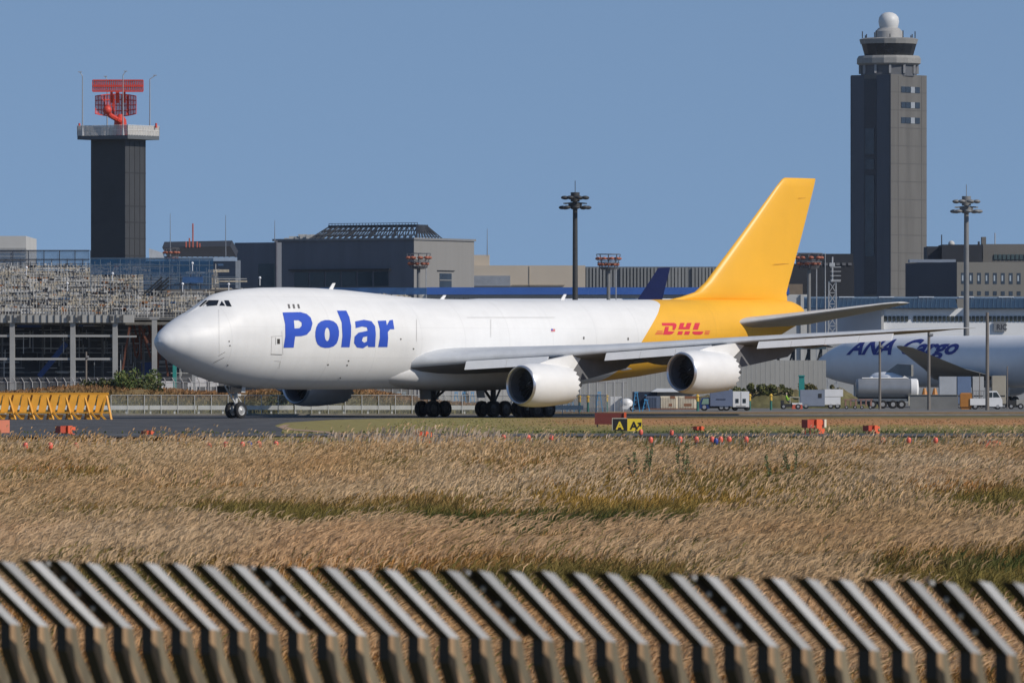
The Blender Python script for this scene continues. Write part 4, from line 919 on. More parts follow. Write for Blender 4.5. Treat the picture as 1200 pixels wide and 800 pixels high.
for i in range(90):
    y = D0+rs_.uniform(3, 40); px = rs_.uniform(-30, 240); py = rs_.uniform(380, 425)
    MB().box(XX(px,y), XX(px+.9,y), y, y+.15, ZY(py+rs_.uniform(8, 30),y), ZY(py,y)).build('inner_upright', mpl if rs_.random() < .4 else mdk, t)
bb = MB()
for i in range(20):
    y = D0+rs_.uniform(.5, 12); px = rs_.uniform(150, 200); MB().bar(P(px, rs_.uniform(372, 400), y), P(px+rs_.uniform(-12, 12), rs_.uniform(400, 446), y), .18).build('rusty_brace', mat('rust_steel', (.16,.055,.03), .8, .3, 1), t)
MB().bar(P(46, 441, D0+6), P(78, 402, D0+6), .5).build('crane_boom', mat('crane_blue', (.02,.07,.24), .5), t)
for a_ in ((20, 48, 5, 383, 379), (92, 110, 5, 382, 379.5), (160, 176, 15, 445, 424)): MB().box(XX(a_[0],D0+5), XX(a_[1],D0+5), D0+a_[2], D0+a_[2]+.5, ZY(a_[3],D0), ZY(a_[4],D0)).build('blue_sheeting', mat('crane_blue', (.02,.07,.24), .5), t)
# scaffolding covering the roof
def roofpt(px, f): 
    D = D0+1+62*f; return D, ZY(368,D0)+(ZY(313,D0+63)-ZY(368,D0))*f
b = MB(); D1, z1 = roofpt(0, 0); D2, z2_ = roofpt(0, 1)
b.prism([(XX(-90,D1), D1, z1-.5), (XX(262,D1), D1, z1-.5), (XX(255,D2), D2, z2_-.5), (XX(-90,D2), D2, z2_-.5)], (0, 0, -.5)); b.build('roof_deck', mat('deck_dark', (.15,.142,.125), .9, .4, .6), t)
cols = [mat('scaff_tan', (.52,.45,.34), .8, .3, 1.5), mat('scaff_pale', (.58,.56,.52), .7, .2, 1.5), mat('scaff_grey', (.30,.30,.29), .7, .3, 1), mat('scaff_dark', (.04,.042,.05), .8), mat('scaff_orange', (.38,.16,.06), .7), mat('scaff_blue', (.06,.12,.22), .7)]
b = MB(); NR = 18
for r in range(NR):
    f0 = r/NR; D, z = roofpt(0, f0)
    def hole(px): return f0 > .38 and 164 < px < 252
    px = -90.0
    while px < 256:                                  # boards laid end to end along each lift
        L_ = rs_.uniform(.6, 3.2); w_ = L_*F/D
        if not (hole(px) and rs_.random() < .8):
            b.c = rs_.choices([0,1,2,3,4,5], [6,5,4,1.5,.5,.3])[0]; zz_ = z+rs_.uniform(-.05, .12)
            b.box(XX(px,D), XX(px,D)+L_-.08, D, D+.5, zz_, zz_+rs_.choice([.14,.2,.28]))
        px += w_
    for k in (.32, .6):                                # pipes above them
        px = -90.0+rs_.uniform(0, 6)
        while px < 256:
            L_ = rs_.uniform(1.0, 5); 
            if rs_.random() < .7 and not hole(px): b.c = rs_.choices([1,2,3,0], [4,4,3,3])[0]; y_ = D+rs_.uniform(-.1,.6); zz_ = z+k*.9+rs_.uniform(-.06,.06); b.box(XX(px,D), XX(px,D)+L_, y_, y_+.06, zz_, zz_+.06)
            px += L_*F/D
    for i in range(95):                                # uprights
        px = -88+i*3.62+rs_.uniform(-.5,.5)
        if hole(px) and rs_.random() < .8: continue
        b.c = rs_.choices([0,1,2,3], [2,4,3,4])[0]; b.box(XX(px,D), XX(px,D)+.06, D-.05, D+.01, z-.3, z+rs_.uniform(.35, .85))
    for i in range(60):                                # loose bundles, clamps and tarps
        px = rs_.uniform(-88, 256); 
        if hole(px): continue
        b.c = rs_.choices([0,1,2,3,4,5], [4,4,2,3,1.3,.6])[0]; zz_ = z+rs_.uniform(0,.5); b.box(XX(px,D), XX(px,D)+rs_.uniform(.1,.6), D+.1, D+.3, zz_, zz_+rs_.uniform(.08,.25))
tag(b.build('scaffolding', cols, t), kind='stuff')
# the same scaffolding running on behind the fuselage
b = MB()
for i in range(2300):
    D = 900+rs_.uniform(0, 6); px = rs_.uniform(240, 475); py = rs_.uniform(340.0, 356); b.c = rs_.choices([0,1,2,3,4], [5,4,4,3,.6])[0]
    py = max(py, 342+(px-330)*.045)
    if rs_.random() < .75: b.box(XX(px,D), XX(px+rs_.uniform(1,7),D), D, D+.3, ZY(py,D), ZY(py,D)+rs_.choice([.06,.12,.25]))
    else: b.box(XX(px,D), XX(px,D)+.08, D, D+.1, ZY(356,D), ZY(py-4*rs_.random(),D))
t2 = thing('scaffold_deck', (XX(360,903), 903, 0), 'low run of tan scaffolding showing just above the fuselage crown', 'scaffolding')
tag(b.build('scaffolding', cols, t2), kind='stuff')
MB().box(XX(240,908), XX(480,908), 908, 940, 0, ZY(347,908)).build('deck_wall', mat('deck_dark', (.06,.058,.052)), t2)
# netting frames, steps and blue gantry on top
D = 845; net = see_mat('blue_netting', (.10,.17,.27), .33); net2 = see_mat('deep_blue_netting', (.035,.10,.20), .55); gal = mat('galvanised', (.34,.35,.36))
t = thing('netting_screen', (XX(60,D), D, 0), 'see-through blue safety netting on poles left of the radar tower foot', 'netting')
MB().box(XX(-90,D), XX(105,D), D, D+.03, ZY(320,D), ZY(293.5,D)).build('net', net, t)
b = MB()
for i in range(22): px = -85+i*9.1; b.tube(P(px, 320, D-.1), P(px, 293.2 if i % 2 else 303, D-.1), .05, n=5)
for py in (293.5, 304, 311.5): b.tube(P(-85, py, D-.1), P(105, py, D-.1), .06, n=5)
b.build('pole_frame', mat('net_pole', (.05,.06,.08)), t)
D = 793
t = thing('blue_gantry', (XX(200,D), D, 0), 'deep blue netted scaffold gantry with a stair in front of the radar tower foot', 'scaffolding')
MB().box(XX(106,D), XX(250,D), D, D+.03, ZY(322,D), ZY(302,D)).box(XX(168,D-3), XX(248,D-3), D-3, D-2.97, ZY(340,D), ZY(322,D)).build('net', net2, t)
MB().box(XX(214,D-4), XX(238,D-4), D-4, D-3.9, ZY(332,D), ZY(325,D)).build('blue_sheet', mat('sheet_blue', (.03,.09,.22), .6, .3, .8), t)
MB().box(XX(330,950), XX(500,950), 950, 950.2, ZY(345,950), ZY(337,950)).build('blue_sheet', mat('sheet_blue', (.03,.09,.22)), t)
MB().box(XX(180,D-4), XX(290,D-4), D-5, D-3, ZY(342,D), ZY(339.5,D)).build('deck', mat('deck_plank', (.12,.11,.10)), t)
b = MB()
for i in range(16): px = 106+i*11.6; b.tube(P(px, 341, D-3.5), P(px, 302+(i*7 % 5) if px < 250 else 327, D-3.5), .03, n=5)
for py in (303, 311, 325, 333): b.tube(P(106 if py < 320 else 168, py, D-3.5), P(250 if py < 320 else 280, py, D-3.5), .035, n=5)
b.build('pole_frame', mat('pole_blue_grey', (.12,.16,.20), .6), t)
b = MB()
for o_ in (0, 8):
    for i in range(9): b.box(XX(168+o_+i*2.4,D-6), XX(171+o_+i*2.4,D-6), D-6, D-5, ZY(353-i*2.2,D), ZY(352.4-i*2.2,D))
    for dz in (0, 5, 9): b.bar(P(166+o_, 356-dz, D-6.1), P(190+o_, 334-dz, D-6.1), .16)
b.build('stair', mat('stair_dark', (.02,.024,.03)), t)
for i, (px, py) in enumerate(((31,313.5),(79,332),(132,320.5),(214,332.6),(212.5,348.4),(225.5,308.4),(304.5,325.5),(268,333))):
    DD = D-8 if px > 105 else D-8
    MB().sphere(P(px, py, DD), .13, 8).tube(P(px, py, DD), P(px, py+9, DD), .04, n=5).build('work_lamp', mat('lamp_white', (.85,.85,.85), .4), t)
# ------------------------------------------------------------------ light masts
md = mat('mast_dark', (.045,.045,.045), .55, .1, 1); mg_ = mat('mast_grey', (.20,.20,.195), .55, .1, 1)
def tall_mast(px, ytop, D, m, label, wpx=6.5):
    x = XX(px, D); kk = F/D; t = thing('light_mast', (x, D, 0), label, 'light mast', 'tall floodlight masts'); zt = ZY(ytop, D)
    MB().tube((x, D, 0), (x, D, zt-1), wpx*.58/kk, wpx*.42/kk, 12).build('pole', m, t, smooth=True)
    MB().tube((x, D, ZY(ytop+11, D)), (x, D, zt), 5.4/kk, 5.4/kk, 14).build('head_drum', m, t, smooth=True)
    b = MB(); z = ZY(ytop+12, D); b.lathe([(4/kk, z-.5), (8/kk, z-.5), (8/kk, z), (4/kk, z)], 14, Matrix.Translation((x, D, 0)))
    for a in range(0, 360, 45): b.bar((x, D, z), (x+14/kk*math.cos(R(a+11)), D+14/kk*math.sin(R(a+11)), z-.1), .14)
    b.build('lamp_ring', m, t)
    for a in range(0, 360, 45):
        for dz in (.55, -.55):
            c = Vector((x+(15-2*(dz > 0))/kk*math.cos(R(a+11+12*dz)), D+15/kk*math.sin(R(a+11+12*dz)), z+dz)); MB().sphere(c, .42, 10, (1, 1, .5)).build('floodlight', m, t, smooth=True)
    MB().tube((x, D, zt), (x, D, zt+1.3), .04, n=5).build('lightning_rod', m, t); return t
tall_mast(674, 225.5, 905, md, 'tall black floodlight mast standing left of the yellow tail against the sky')
tall_mast(1132.5, 230, 905, mg_, 'tall grey floodlight mast in front of the office block at the right')
org = mat('lamp_orange', (.36,.11,.06), .5, .3, 3)
def round_mast(px, ytop, D, hw_, label, m=mg_, y1=0):
    x = XX(px, D); kk = F/D; t = thing('lamp_mast', (x, D, 0), label, 'light mast', 'ramp lamp masts with red lamps')
    z0, z1, z2_ = ZY(ytop+17, D), ZY(ytop+10, D), ZY(ytop, D)
    MB().tube((x, D, 0), (x, D, z0), 2.6/kk, 2.2/kk, 10).build('pole', m, t, smooth=True)
    b = MB(); M = Matrix.Translation((x, D, 0)); b.lathe([(.1, z0-.15), (hw_*.6/kk, z0-.1), (hw_*.75/kk, z0+.25), (.1, z0+.25)], 14, M)
    for zz_, rr in ((z1, .95), (z2_, 1.0), (z0+.9, .8)): b.lathe([(hw_*rr/kk-.06, zz_-.05), (hw_*rr/kk, zz_-.05), (hw_*rr/kk, zz_+.05), (hw_*rr/kk-.06, zz_+.05), (hw_*rr/kk-.06, zz_-.05)], 14, M)
    for a in range(0, 360, 45): b.tube((x+hw_*.7/kk*math.cos(R(a)), D+hw_*.7/kk*math.sin(R(a)), z0), (x+hw_/kk*math.cos(R(a)), D+hw_/kk*math.sin(R(a)), z2_), .05, n=5)
    b.build('lamp_basket', mat('basket_grey', (.12,.12,.13), .5), t)
    for k, a in enumerate(range(0, 360, 40)):
        for dz, rr in ((ytop+5, .9), (ytop+12, .72)):
            c = Vector((x+hw_*rr/kk*math.cos(R(a+dz*9)), D+hw_*rr/kk*math.sin(R(a+dz*9)), ZY(dz, D))); MB().sphere(c, .27, 8, (1.2, 1, .7)).build('red_lamp', org, t, smooth=True)
    MB().tube((x+.9, D, 0), (x+.9, D, z0), .07, n=5).build('cable_riser', mat('galvanised', (.3,.3,.3)), t)
    return t
round_mast(490.5, 297, 960, 14, 'lamp mast with red lamps in front of the sunlit end wall of the terminal block')
round_mast(713, 298, 960, 14, 'lamp mast with red lamps just right of the tall black floodlight mast')
round_mast(948, 297, 960, 16, 'lamp mast with red lamps between the yellow tail and the control tower')
round_mast(201, 291, 1180, 9, 'small distant lamp mast with red lamps right of the radar tower')
# lattice tower
D = 950; x = XX(975.5, D); kk = F/D
t = thing('lattice_tower', (x, D, 0), 'slim pale lattice tower with a caged top between the tail and the control tower', 'lattice tower')
b = MB(); hw_ = 7.2/kk; w2 = 5.2/kk; H = ZY(330, D)
cs = [(-1,-1),(1,-1),(1,1),(-1,1)]; pt = lambda c, f: Vector((x+c[0]*(hw_+(w2-hw_)*f)*.8, D+c[1]*(hw_+(w2-hw_)*f)*.8, H*f))
for c in cs: b.bar(pt(c, 0), pt(c, 1), .13)
for i in range(11):
    f0, f1 = i/11, (i+1)/11
    for a, c in zip(cs, cs[1:]+cs[:1]): b.bar(pt(a, f0), pt(c, f1), .07); b.bar(pt(c, f0), pt(a, f1), .07); b.bar(pt(a, f1), pt(c, f1), .09)
b.build('lattice', mat('pale_steel', (.36,.37,.38), .5, .1, 2), t)
b = MB(); b.box(x-.2, x+.95, D-.6, D+.6, H, H+.1)
for z in (H+.5, H+1.0, H+1.5, H+2.0):
    for a, c in (((-.2,-.6),(.95,-.6)),((.95,-.6),(.95,.6)),((.95,.6),(-.2,.6)),((-.2,.6),(-.2,-.6))): b.bar((x+a[0], D+a[1], z-.3), (x+c[0], D+c[1], z-.3), .07)
b.tube((x, D, H), (x, D, H+2.9), .09); b.box(x-.35, x+.3, D-.2, D+.2, H+1.8, H+2.2); b.build('caged_top', mat('pale_steel2', (.45,.46,.47), .5), t)
def whip(px, y0, y1, D, label, r=.06, m=None):
    o = MB().tube(P(px, y0, D), P(px, y1, D), r, r*.4, 6).build('antenna_pole', m or mat('whip_grey', (.22,.24,.27), .6)); tag(o, label, 'antenna', 'thin antenna masts'); return o
whip(967, 398, 296, 955, 'thin pale antenna pole touching the left side of the lattice tower', .12, mat('pale_steel', (.3,.3,.3)))
whip(264.5, 300, 252, 1230, 'thin antenna pole rising above the right end of the dark sloping canopy', .09)
whip(199.5, 300, 250, 1230, 'thin antenna pole rising right beside the radar tower shaft', .09)
whip(322, 284, 258, 1280, 'thin antenna pole on the joint between annex and terminal block', .09)
whip(571, 300, 268, 1395, 'thin antenna pole on the raised end of the beige building', .10)
# lamp posts in front of the second airliner
def apron_post(px, ytop, D, label, arm=0, r=.13):
    t = thing('apron_post', (XX(px, D), D, 0), label, 'post', 'posts on the apron')
    MB().tube((XX(px, D), D, 0), P(px, ytop, D), r, r*.75, 8).build('pole', mat('post_brown', (.19,.165,.14), .7, .15, 1), t, smooth=True)
    if arm: MB().bar(P(px-arm*.3, ytop+9, D), P(px+arm, ytop+7, D), .12).box(XX(px,D), XX(px+arm,D), D-.2, D+.2, ZY(ytop+7,D), ZY(ytop+7,D)+.18).build('lamp_arm', mat('post_grey', (.25,.25,.25)), t)
    return t
apron_post(1157, 366, 765, 'plain brown pole rising right in front of the white pickup cab', 0, .19)
apron_post(1088.5, 386, 770, 'brown pole with a small bracket just right of the tanker rear', 5, .17)
apron_post(1031, 400, 790, 'short pole with twin lamps in front of the first letters on the second airliner', 4, .14)
apron_post(1180.5, 429, 800, 'short pale pole near the right edge behind the white pickup', 0, .07)
apron_post(1148, 436, 800, 'short pale pole left of the plain brown pole', 0, .05)
apron_post(101, 412, 720, 'grey lamp post with a small cross arm behind the bushes at the left', 3, .10)

# ------------------------------------------------------------------ second airliner (right) and the distant navy tail
D = 850; TH = R(52); ax = Vector((-math.cos(TH), math.sin(TH), 0))     # towards the nose
N0 = Vector((XX(958, 868), 868, 0))
jet = thing('parked_airliner', N0, 'white cargo airliner with navy lettering parked behind the silver tanker', 'airplane', rz=math.pi-TH)
pw = mat('airliner_white', (.82,.825,.83), .42, .05, .4); nv = mat('navy_lettering', (.02,.03,.22), .45)
def bodyz(s): 
    r = 2.52*min(1, (max(s, .02)/7.5))**.5 if s < 7.5 else (2.52 if s < 34 else 2.52*max(.12, 1-((s-34)/17)**1.5*.9)); return r, 4.75+(-.5*(1-min(1, s/6)) if s < 6 else (max(0, s-34)*.09))
b = MB(); st = [.02,.2,.5,1,1.7,2.6,3.6,5,6.5,8]+list(range(10, 35, 2))+[36,38,40,42,44,46,48,50,51]; n = 32; vs = []
for s in st:
    r, z = bodyz(s)
    for i in range(n): a = 2*math.pi*i/n; vs.append((-s, r*math.cos(a), z+r*1.07*math.sin(a)))
b.add(vs, [[q*n+i, q*n+(i+1) % n, (q+1)*n+(i+1) % n, (q+1)*n+i] for q in range(len(st)-1) for i in range(n)]+[list(range(n)), list(range((len(st)-1)*n, len(st)*n))])
jf = b.build('fuselage', pw, jet, smooth=True, local=True, ang=60)
def jl(f_s, body, s0, zb, size, sx, shear=.25):
    v, f = font_mesh(body, size, shear=shear, offset=.075, sx=1.0)
    bm = bmesh.new(); vv = [bm.verts.new((x, y, 0)) for x, y in v]
    for q in f:
        try: bm.faces.new([vv[i] for i in q])
        except ValueError: pass
    for i in range(1, 14): bmesh.ops.bisect_plane(bm, geom=bm.verts[:]+bm.edges[:]+bm.faces[:], plane_co=(0, i*.16, 0), plane_no=(0,1,0))
    out = []
    for p in bm.verts:
        s = s0+p.co.x*sx; z = zb+p.co.y; r, zc_ = bodyz(s); c = min(1, max(-1, (z-zc_)/(r*1.07))); out.append((-s, (r+.03)*math.sqrt(1-c*c), z))
    bm.verts.index_update(); q = MB(); q.add(out, [[p.index for p in g.verts] for g in bm.faces]); bm.free(); return q.build('lettering', nv, jf, local=True)
jl(0, 'ANA', 7.8, 5.55, 2.2, 1.5); jl(0, 'Cargo', 16.0, 5.55, 2.2, 1.66)
JW = [(19.5, 1.2, 3.3, 12.5, .12, 2), (21.5, 2.6, 3.4, 10.6, .12, 2), (26.5, 8, 4.1, 6.8, .11, 1.5), (36.6, 20.2, 6.1, 2.4, .1, 0), (37.6, 21.2, 6.25, 1.2, .09, 0)]
for side in (1, -1):
    w_ = wing(JW, side, 'wing', mat('airliner_wing', (.23,.23,.22), .5, .2, .4), jet)
    M = Matrix.Translation((-19.0, side*8.2, 2.3)) @ Matrix.Rotation(R(-90), 4, 'Y')
    e = MB().lathe([(1.0,.2),(1.12,0),(1.3,.4),(1.38,1.4),(1.3,3),(1.0,4.4),(.7,5.2),(.3,5.6)], 28, M).build('engine', pw, jet, smooth=True, local=True); MB().lathe([(1.0,.2),(.9,.8),(.02,.8)], 28, M).build('fan', dark, e, local=True)
    MB().prism([(-20.5, side*8.2-.15, 3.4), (-25, side*8.2-.15, 3.2), (-25, side*8.2-.15, 4.4), (-22.8, side*8.2-.15, 4.5)], (0, .3, 0)).build('pylon', mat('airliner_wing', (.1,.1,.1)), jet, local=True)
    wing([(45.5, .6, 5.9, 5.0, .1, 0), (50.5, 9.2, 6.9, 1.8, .09, 0)], side, 'tailplane', pw, jet)
vs = MB(); 
vs.prism([(-43, -.2, 7.5), (-49, -.15, 15.5), (-52.5, -.12, 15.5), (-50.5, -.2, 7.2)], (0, .35, 0)).build('tail_fin', mat('navy_fin', (.012,.02,.10), .4), jet, local=True)
for s, y in ((6.2, 0), (25.5, 4.6), (25.5, -4.6)):
    b = MB(); b.tube((-s, y, .5), (-s, y, 3.2), .16); g = b.build('landing_gear', gearw, jet, local=True)
    for dy in (-.4, .4):
        for dx in ((0,) if y == 0 else (-.7, .7)): wheel(g, (-s+dx, y+dy, .56), .56, .36)
# navy tail of a distant airliner behind the fuselage
D = 990; a2 = thing('distant_airliner', (XX(600, D), D, 0), 'distant airliner behind the fuselage of which only its navy tail fin and white crown show', 'airplane')
MB().prism([P(745.5, 353.5, D), P(771.5, 313.8, D), P(785.5, 313.2, D), P(775.5, 353.5, D)], (0, .5, 0)).build('tail_fin', mat('navy_fin', (.012,.02,.10)), a2)
b = MB(); n = 24; vs = []; rows_ = [(520, .2), (524, 1.2), (532, 2.0), (545, 2.4), (560, 2.5), (700, 2.5), (740, 2.3), (770, 1.4), (790, .3)]
zt = ZY(349.5, D)
for px, r in rows_:
    for i in range(n): a = 2*math.pi*i/n; vs.append((XX(px, D), D+3+r*math.cos(a), zt-2.5*.0-r+r*math.sin(a) if px > 700 else zt-2.5+r*math.sin(a)))
b.add(vs, [[q*n+i, q*n+(i+1) % n, (q+1)*n+(i+1) % n, (q+1)*n+i] for q in range(len(rows_)-1) for i in range(n)]); b.build('fuselage', pw, a2, smooth=True)
b = MB(); b.prism([(XX(640,D), D+3, zt-3.6), (XX(665,D), D+3, zt-3.6), (XX(690,D), D-13, zt-2.6), (XX(682,D), D-13, zt-2.6)], (0, 0, .3)); b.prism([(XX(640,D), D+3, zt-3.6), (XX(665,D), D+3, zt-3.6), (XX(690,D), D+19, zt-2.6), (XX(682,D), D+19, zt-2.6)], (0, 0, .3)); b.build('wing', mat('airliner_wing', (.2,.2,.2)), a2)
for px in (545, 650):
    g = MB(); g.tube((XX(px,D), D+3, .6), (XX(px,D), D+3, zt-4.6), .2); g.lathe([(.55,-.3),(.6,0),(.55,.3),(.05,.3)], 16, Matrix.Translation((XX(px,D), D+3, .6)) @ Matrix.Rotation(R(90), 4, 'X')); g.build('landing_gear', dark, a2)

# ------------------------------------------------------------------ vehicles and apron equipment
tyre = black; vw = mat('vehicle_white', (.82,.81,.79), .4, .06, 1); vgl = mat('vehicle_glass', (.03,.04,.045), .1); chas = mat('chassis_dark', (.03,.03,.03), .7)
def wh(t, x, y, r, wd=.2):
    b = MB(); M = Matrix.Translation((x, y, r)) @ Matrix.Rotation(R(90), 4, 'X'); b.lathe([(.02,-wd/2),(r*.6,-wd/2),(r,-wd/2+.03),(r,wd/2-.03),(r*.6,wd/2),(.02,wd/2)], 16, M); b.c = 1; b.lathe([(.01,wd/2+.012),(r*.5,wd/2+.012)], 12, M)
    return b.build('wheel', [tyre, mat('rim_grey', (.35,.35,.35), .4)], t, smooth=True)
# white kei pickup, cab to the right
D = 785; kk = F/D; x0 = XX(1140, D)
t = thing('pickup_truck', (XX(1157, D), D, 0), 'small white flatbed pickup facing right beside an orange box', 'truck')
cab = [(1156.5, 476.0), (1156.5, 466.5), (1157.5, 458.2), (1168, 457.8), (1172.5, 464.5), (1174.5, 468), (1175, 476.5)]
b = MB().prism([P(a, c, D-.7) for a, c in cab], (0, 1.4, 0)); cb = b.build('cab', vw, t)
MB().prism([P(a, c, D-.72) for a, c in ((1158.8,459.8),(1163,459.6),(1163,465.4),(1158.6,465.6))], (0,.012,0)).prism([P(a, c, D-.72) for a, c in ((1164,459.6),(1168,459.6),(1171.8,465.2),(1164,465.4))], (0,.012,0)).build('side_window', vgl, cb)
MB().box(XX(1136.5,D), XX(1156,D), D-.7, D+.7, ZY(474.5,D), ZY(466.8,D)).build('cargo_bed', vw, t)
b = MB(); [b.bar(P(1141+i*2.9, 466.8, D+dy), P(1141+i*2.9, 457.5, D+dy), .05) for i in range(6) for dy in (-.65, .65)]; [b.bar(P(1141, 457.7, D+dy), P(1156, 457.7, D+dy), .07) for dy in (-.65, .65)]; b.build('cargo_rack', mat('rack_grey', (.22,.22,.22)), t)
MB().box(XX(1138,D), XX(1174,D), D-.5, D+.5, .28, .5).build('chassis', chas, t)
for px in (1142.5, 1168.8):
    for dy in (-.6, .6): wh(t, XX(px, D), D+dy, .29)
# orange box
t = tag(MB().box(XX(1125,D), XX(1139,D), D-.6, D+.7, .25, ZY(461.5,D)).box(XX(1126,D), XX(1138,D), D-.5, D+.6, 0, .25).prism([(XX(1125,D), D-.6, ZY(461.5,D)+.004), (XX(1139,D), D-.6, ZY(461.5,D)+.004), (XX(1137.5,D), D-.3, ZY(461.5,D)+.12), (XX(1126.5,D), D-.3, ZY(461.5,D)+.12)], (0, .8, 0)).build('orange_bin', mat('bin_orange', (.42,.17,.03), .5, .15, 1)), 'orange brown equipment bin between the tanker and the white pickup', 'bin')
# tanker trailer
D = 805; t = thing('fuel_tanker', (XX(1040, D), D, 0), 'silver fuel tanker trailer with white rear end parked before the second airliner', 'tanker')
zc_ = (ZY(443.5, D)+ZY(467, D))/2; r = (ZY(443.5, D)-ZY(467, D))/2; M = Matrix.Translation((XX(1002, D), D, zc_)) @ Matrix.Rotation(R(90), 4, 'Y'); Lk = XX(1077, D)-XX(1002, D)
MB().lathe([(.05,0),(r*.8,.08),(r*.98,.3),(r,.5),(r,Lk-.9),(r*1.02,Lk-.88),(r*1.02,Lk-.82),(r,Lk-.8)], 28, M).build('tank', mat('tank_grey', (.30,.31,.32), .35, .12, 1, metal=.4), t, smooth=True, ang=30)
MB().lathe([(r*1.0,Lk-.8),(r*1.0,Lk-.25),(r*.85,Lk-.1),(.05,Lk)], 28, M).build('rear_end', vw, t, smooth=True)
MB().box(XX(998,D), XX(1083,D), D-1.0, D+1.0, ZY(470,D), ZY(467,D)).box(XX(1005,D), XX(1055,D), D-.6, D+.6, ZY(473.5,D), ZY(470,D)).build('chassis', mat('chassis_blue_grey', (.13,.15,.17)), t)
b = MB(); b.box(XX(1010,D), XX(1064,D), D-.3, D+.3, ZY(443.5,D), ZY(442.2,D)); [b.box(XX(q,D), XX(q+3,D), D-.25, D+.25, ZY(442.2,D), ZY(441.2,D)) for q in (1020, 1040, 1058)]; b.build('catwalk', vw, t)
MB().box(XX(1064,D), XX(1086,D), D-1.1, D-.6, ZY(475,D), ZY(464,D)).build('pump_cabinet', mat('cabinet_cream', (.48,.45,.36)), t); MB().box(XX(1068,D), XX(1082,D), D-1.15, D-1.104, ZY(473,D), ZY(468,D)).build('pump_panel', chas, t)
for px in (1022, 1034, 1046, 1056, 1079):
    for dy in (-.9, .9): wh(t, XX(px, D), D+dy, .42, .3)
# pink-brown dollies train in front
D = 795
for i, px in enumerate((990, 1008)):
    t = thing('baggage_dolly', (XX(px, D), D, 0), ['empty rust coloured dolly right of the white box trailer', 'empty rust coloured dolly beneath the front of the silver tanker'][i], 'dolly', 'rust coloured dollies')
    MB().box(XX(px-2,D), XX(px+14,D), D-2, D-.8, ZY(468.5,D), ZY(467.4,D)).build('platform', mat('dolly_rust', (.33,.18,.14), .7, .2, 1), t)
    [MB().bar((XX(px+q,D), D+dy, .3), (XX(px+q,D), D+dy, ZY(468.6,D)), .12).build('leg', mat('dolly_rust', (.3,.2,.1)), t) for q in (0, 6, 12) for dy in (-1.9, -.9)]
    for q in (1, 11): wh(t, XX(px+q, D), D-1.9, .18, .12)
# white box trailer
D = 797; t = thing('box_trailer', (XX(960, D), D, 0), 'white box trailer with a bright end cabin between the tug and the rust coloured dollies', 'trailer')
MB().box(XX(937.5,D), XX(966,D), D-1, D+1.2, ZY(475.5,D), ZY(456.5,D)).build('body', mat('trailer_blue_grey', (.24,.27,.33), .5, .08, 1), t)
MB().box(XX(966.1,D), XX(987.5,D), D-1, D+1.2, ZY(464.5,D), ZY(456,D)).box(XX(966.1,D), XX(984.5,D), D-1, D+1.2, ZY(474,D), ZY(465,D)).build('end_cabin', vw, t)
MB().box(XX(958.5,D), XX(962.5,D), D-1.03, D-1.004, ZY(466,D), ZY(461,D)).build('emblem_plate', chas, t); MB().box(XX(939,D), XX(985,D), D-.8, D+.8, .2, ZY(475.6,D)).build('chassis', chas, t)
for px in (944, 973, 981): wh(t, XX(px, D), D-.9, .3)
# tug with driver in a hi-vis vest
D = 790; t = thing('baggage_tug', (XX(926, D), D, 0), 'low dark tug with open canopy frame and red nose left of the white box trailer', 'tug')
MB().box(XX(915,D), XX(930,D), D-.6, D+.6, .2, ZY(473,D)).box(XX(915,D), XX(918.5,D), D-.6, D+.6, ZY(473.1,D), ZY(469,D)).build('body', chas, t); MB().prism([P(a,c,D-.65) for a,c in ((929,474),(940,474),(941,479),(928,479))], (0,1.3,0)).build('bonnet', mat('tug_red', (.60,.12,.07), .5), t)
MB().box(XX(928,D), XX(940,D), D-.65, D+.65, ZY(473.8,D), ZY(472,D)).build('bonnet_top', vw, t)
b = MB(); [b.bar(P(px, 473, D+dy), P(px, 465.5, D+dy), .06) for px in (926, 936.5) for dy in (-.55, .55)]; [b.bar(P(925.5, 465.3, D+dy), P(937, 465.3, D+dy), .08) for dy in (-.55, .55)]; b.build('canopy_frame', mat('frame_cream', (.5,.48,.38)), t)
for px in (918, 935):
    for dy in (-.6, .6): wh(t, XX(px, D), D+dy, .26)
def person(name, base, pose, label, m_top, m_leg, m_skin):
    """one continuous skinned body; clothing colours by height zones of the same mesh"""
    me = bpy.data.meshes.new(name); V, E, Rr = pose
    me.from_pydata(V, E, []); o = bpy.data.objects.new(name, me); COL.objects.link(o); o.location = base
    sk = o.modifiers.new('skin', 'SKIN'); sk.use_smooth_shade = True
    for i, r in enumerate(Rr): me.skin_vertices[0].data[i].radius = (r, r)
    me.skin_vertices[0].data[0].use_root = True
    ssf = o.modifiers.new('sub', 'SUBSURF'); ssf.levels = 1; ssf.render_levels = 1
    dg = bpy.context.evaluated_depsgraph_get(); m2 = bpy.data.meshes.new_from_object(o.evaluated_get(dg)); o.modifiers.clear(); o.data = m2
    for m in (m_leg, m_top, m_skin): m2.materials.append(m)
    for p in m2.polygons:
        z = p.center.z; p.material_index = 0 if z < pose_zone[0] else (1 if z < pose_zone[1] else 2); p.use_smooth = True
    return tag(o, label, 'person')
hiv = mat('hi_vis', (.42,.75,.06), .6); trs = mat('navy_trousers', (.03,.035,.06), .8); skn = mat('skin_helmet', (.45,.32,.24), .6)
pose_zone = (.62, 1.12)
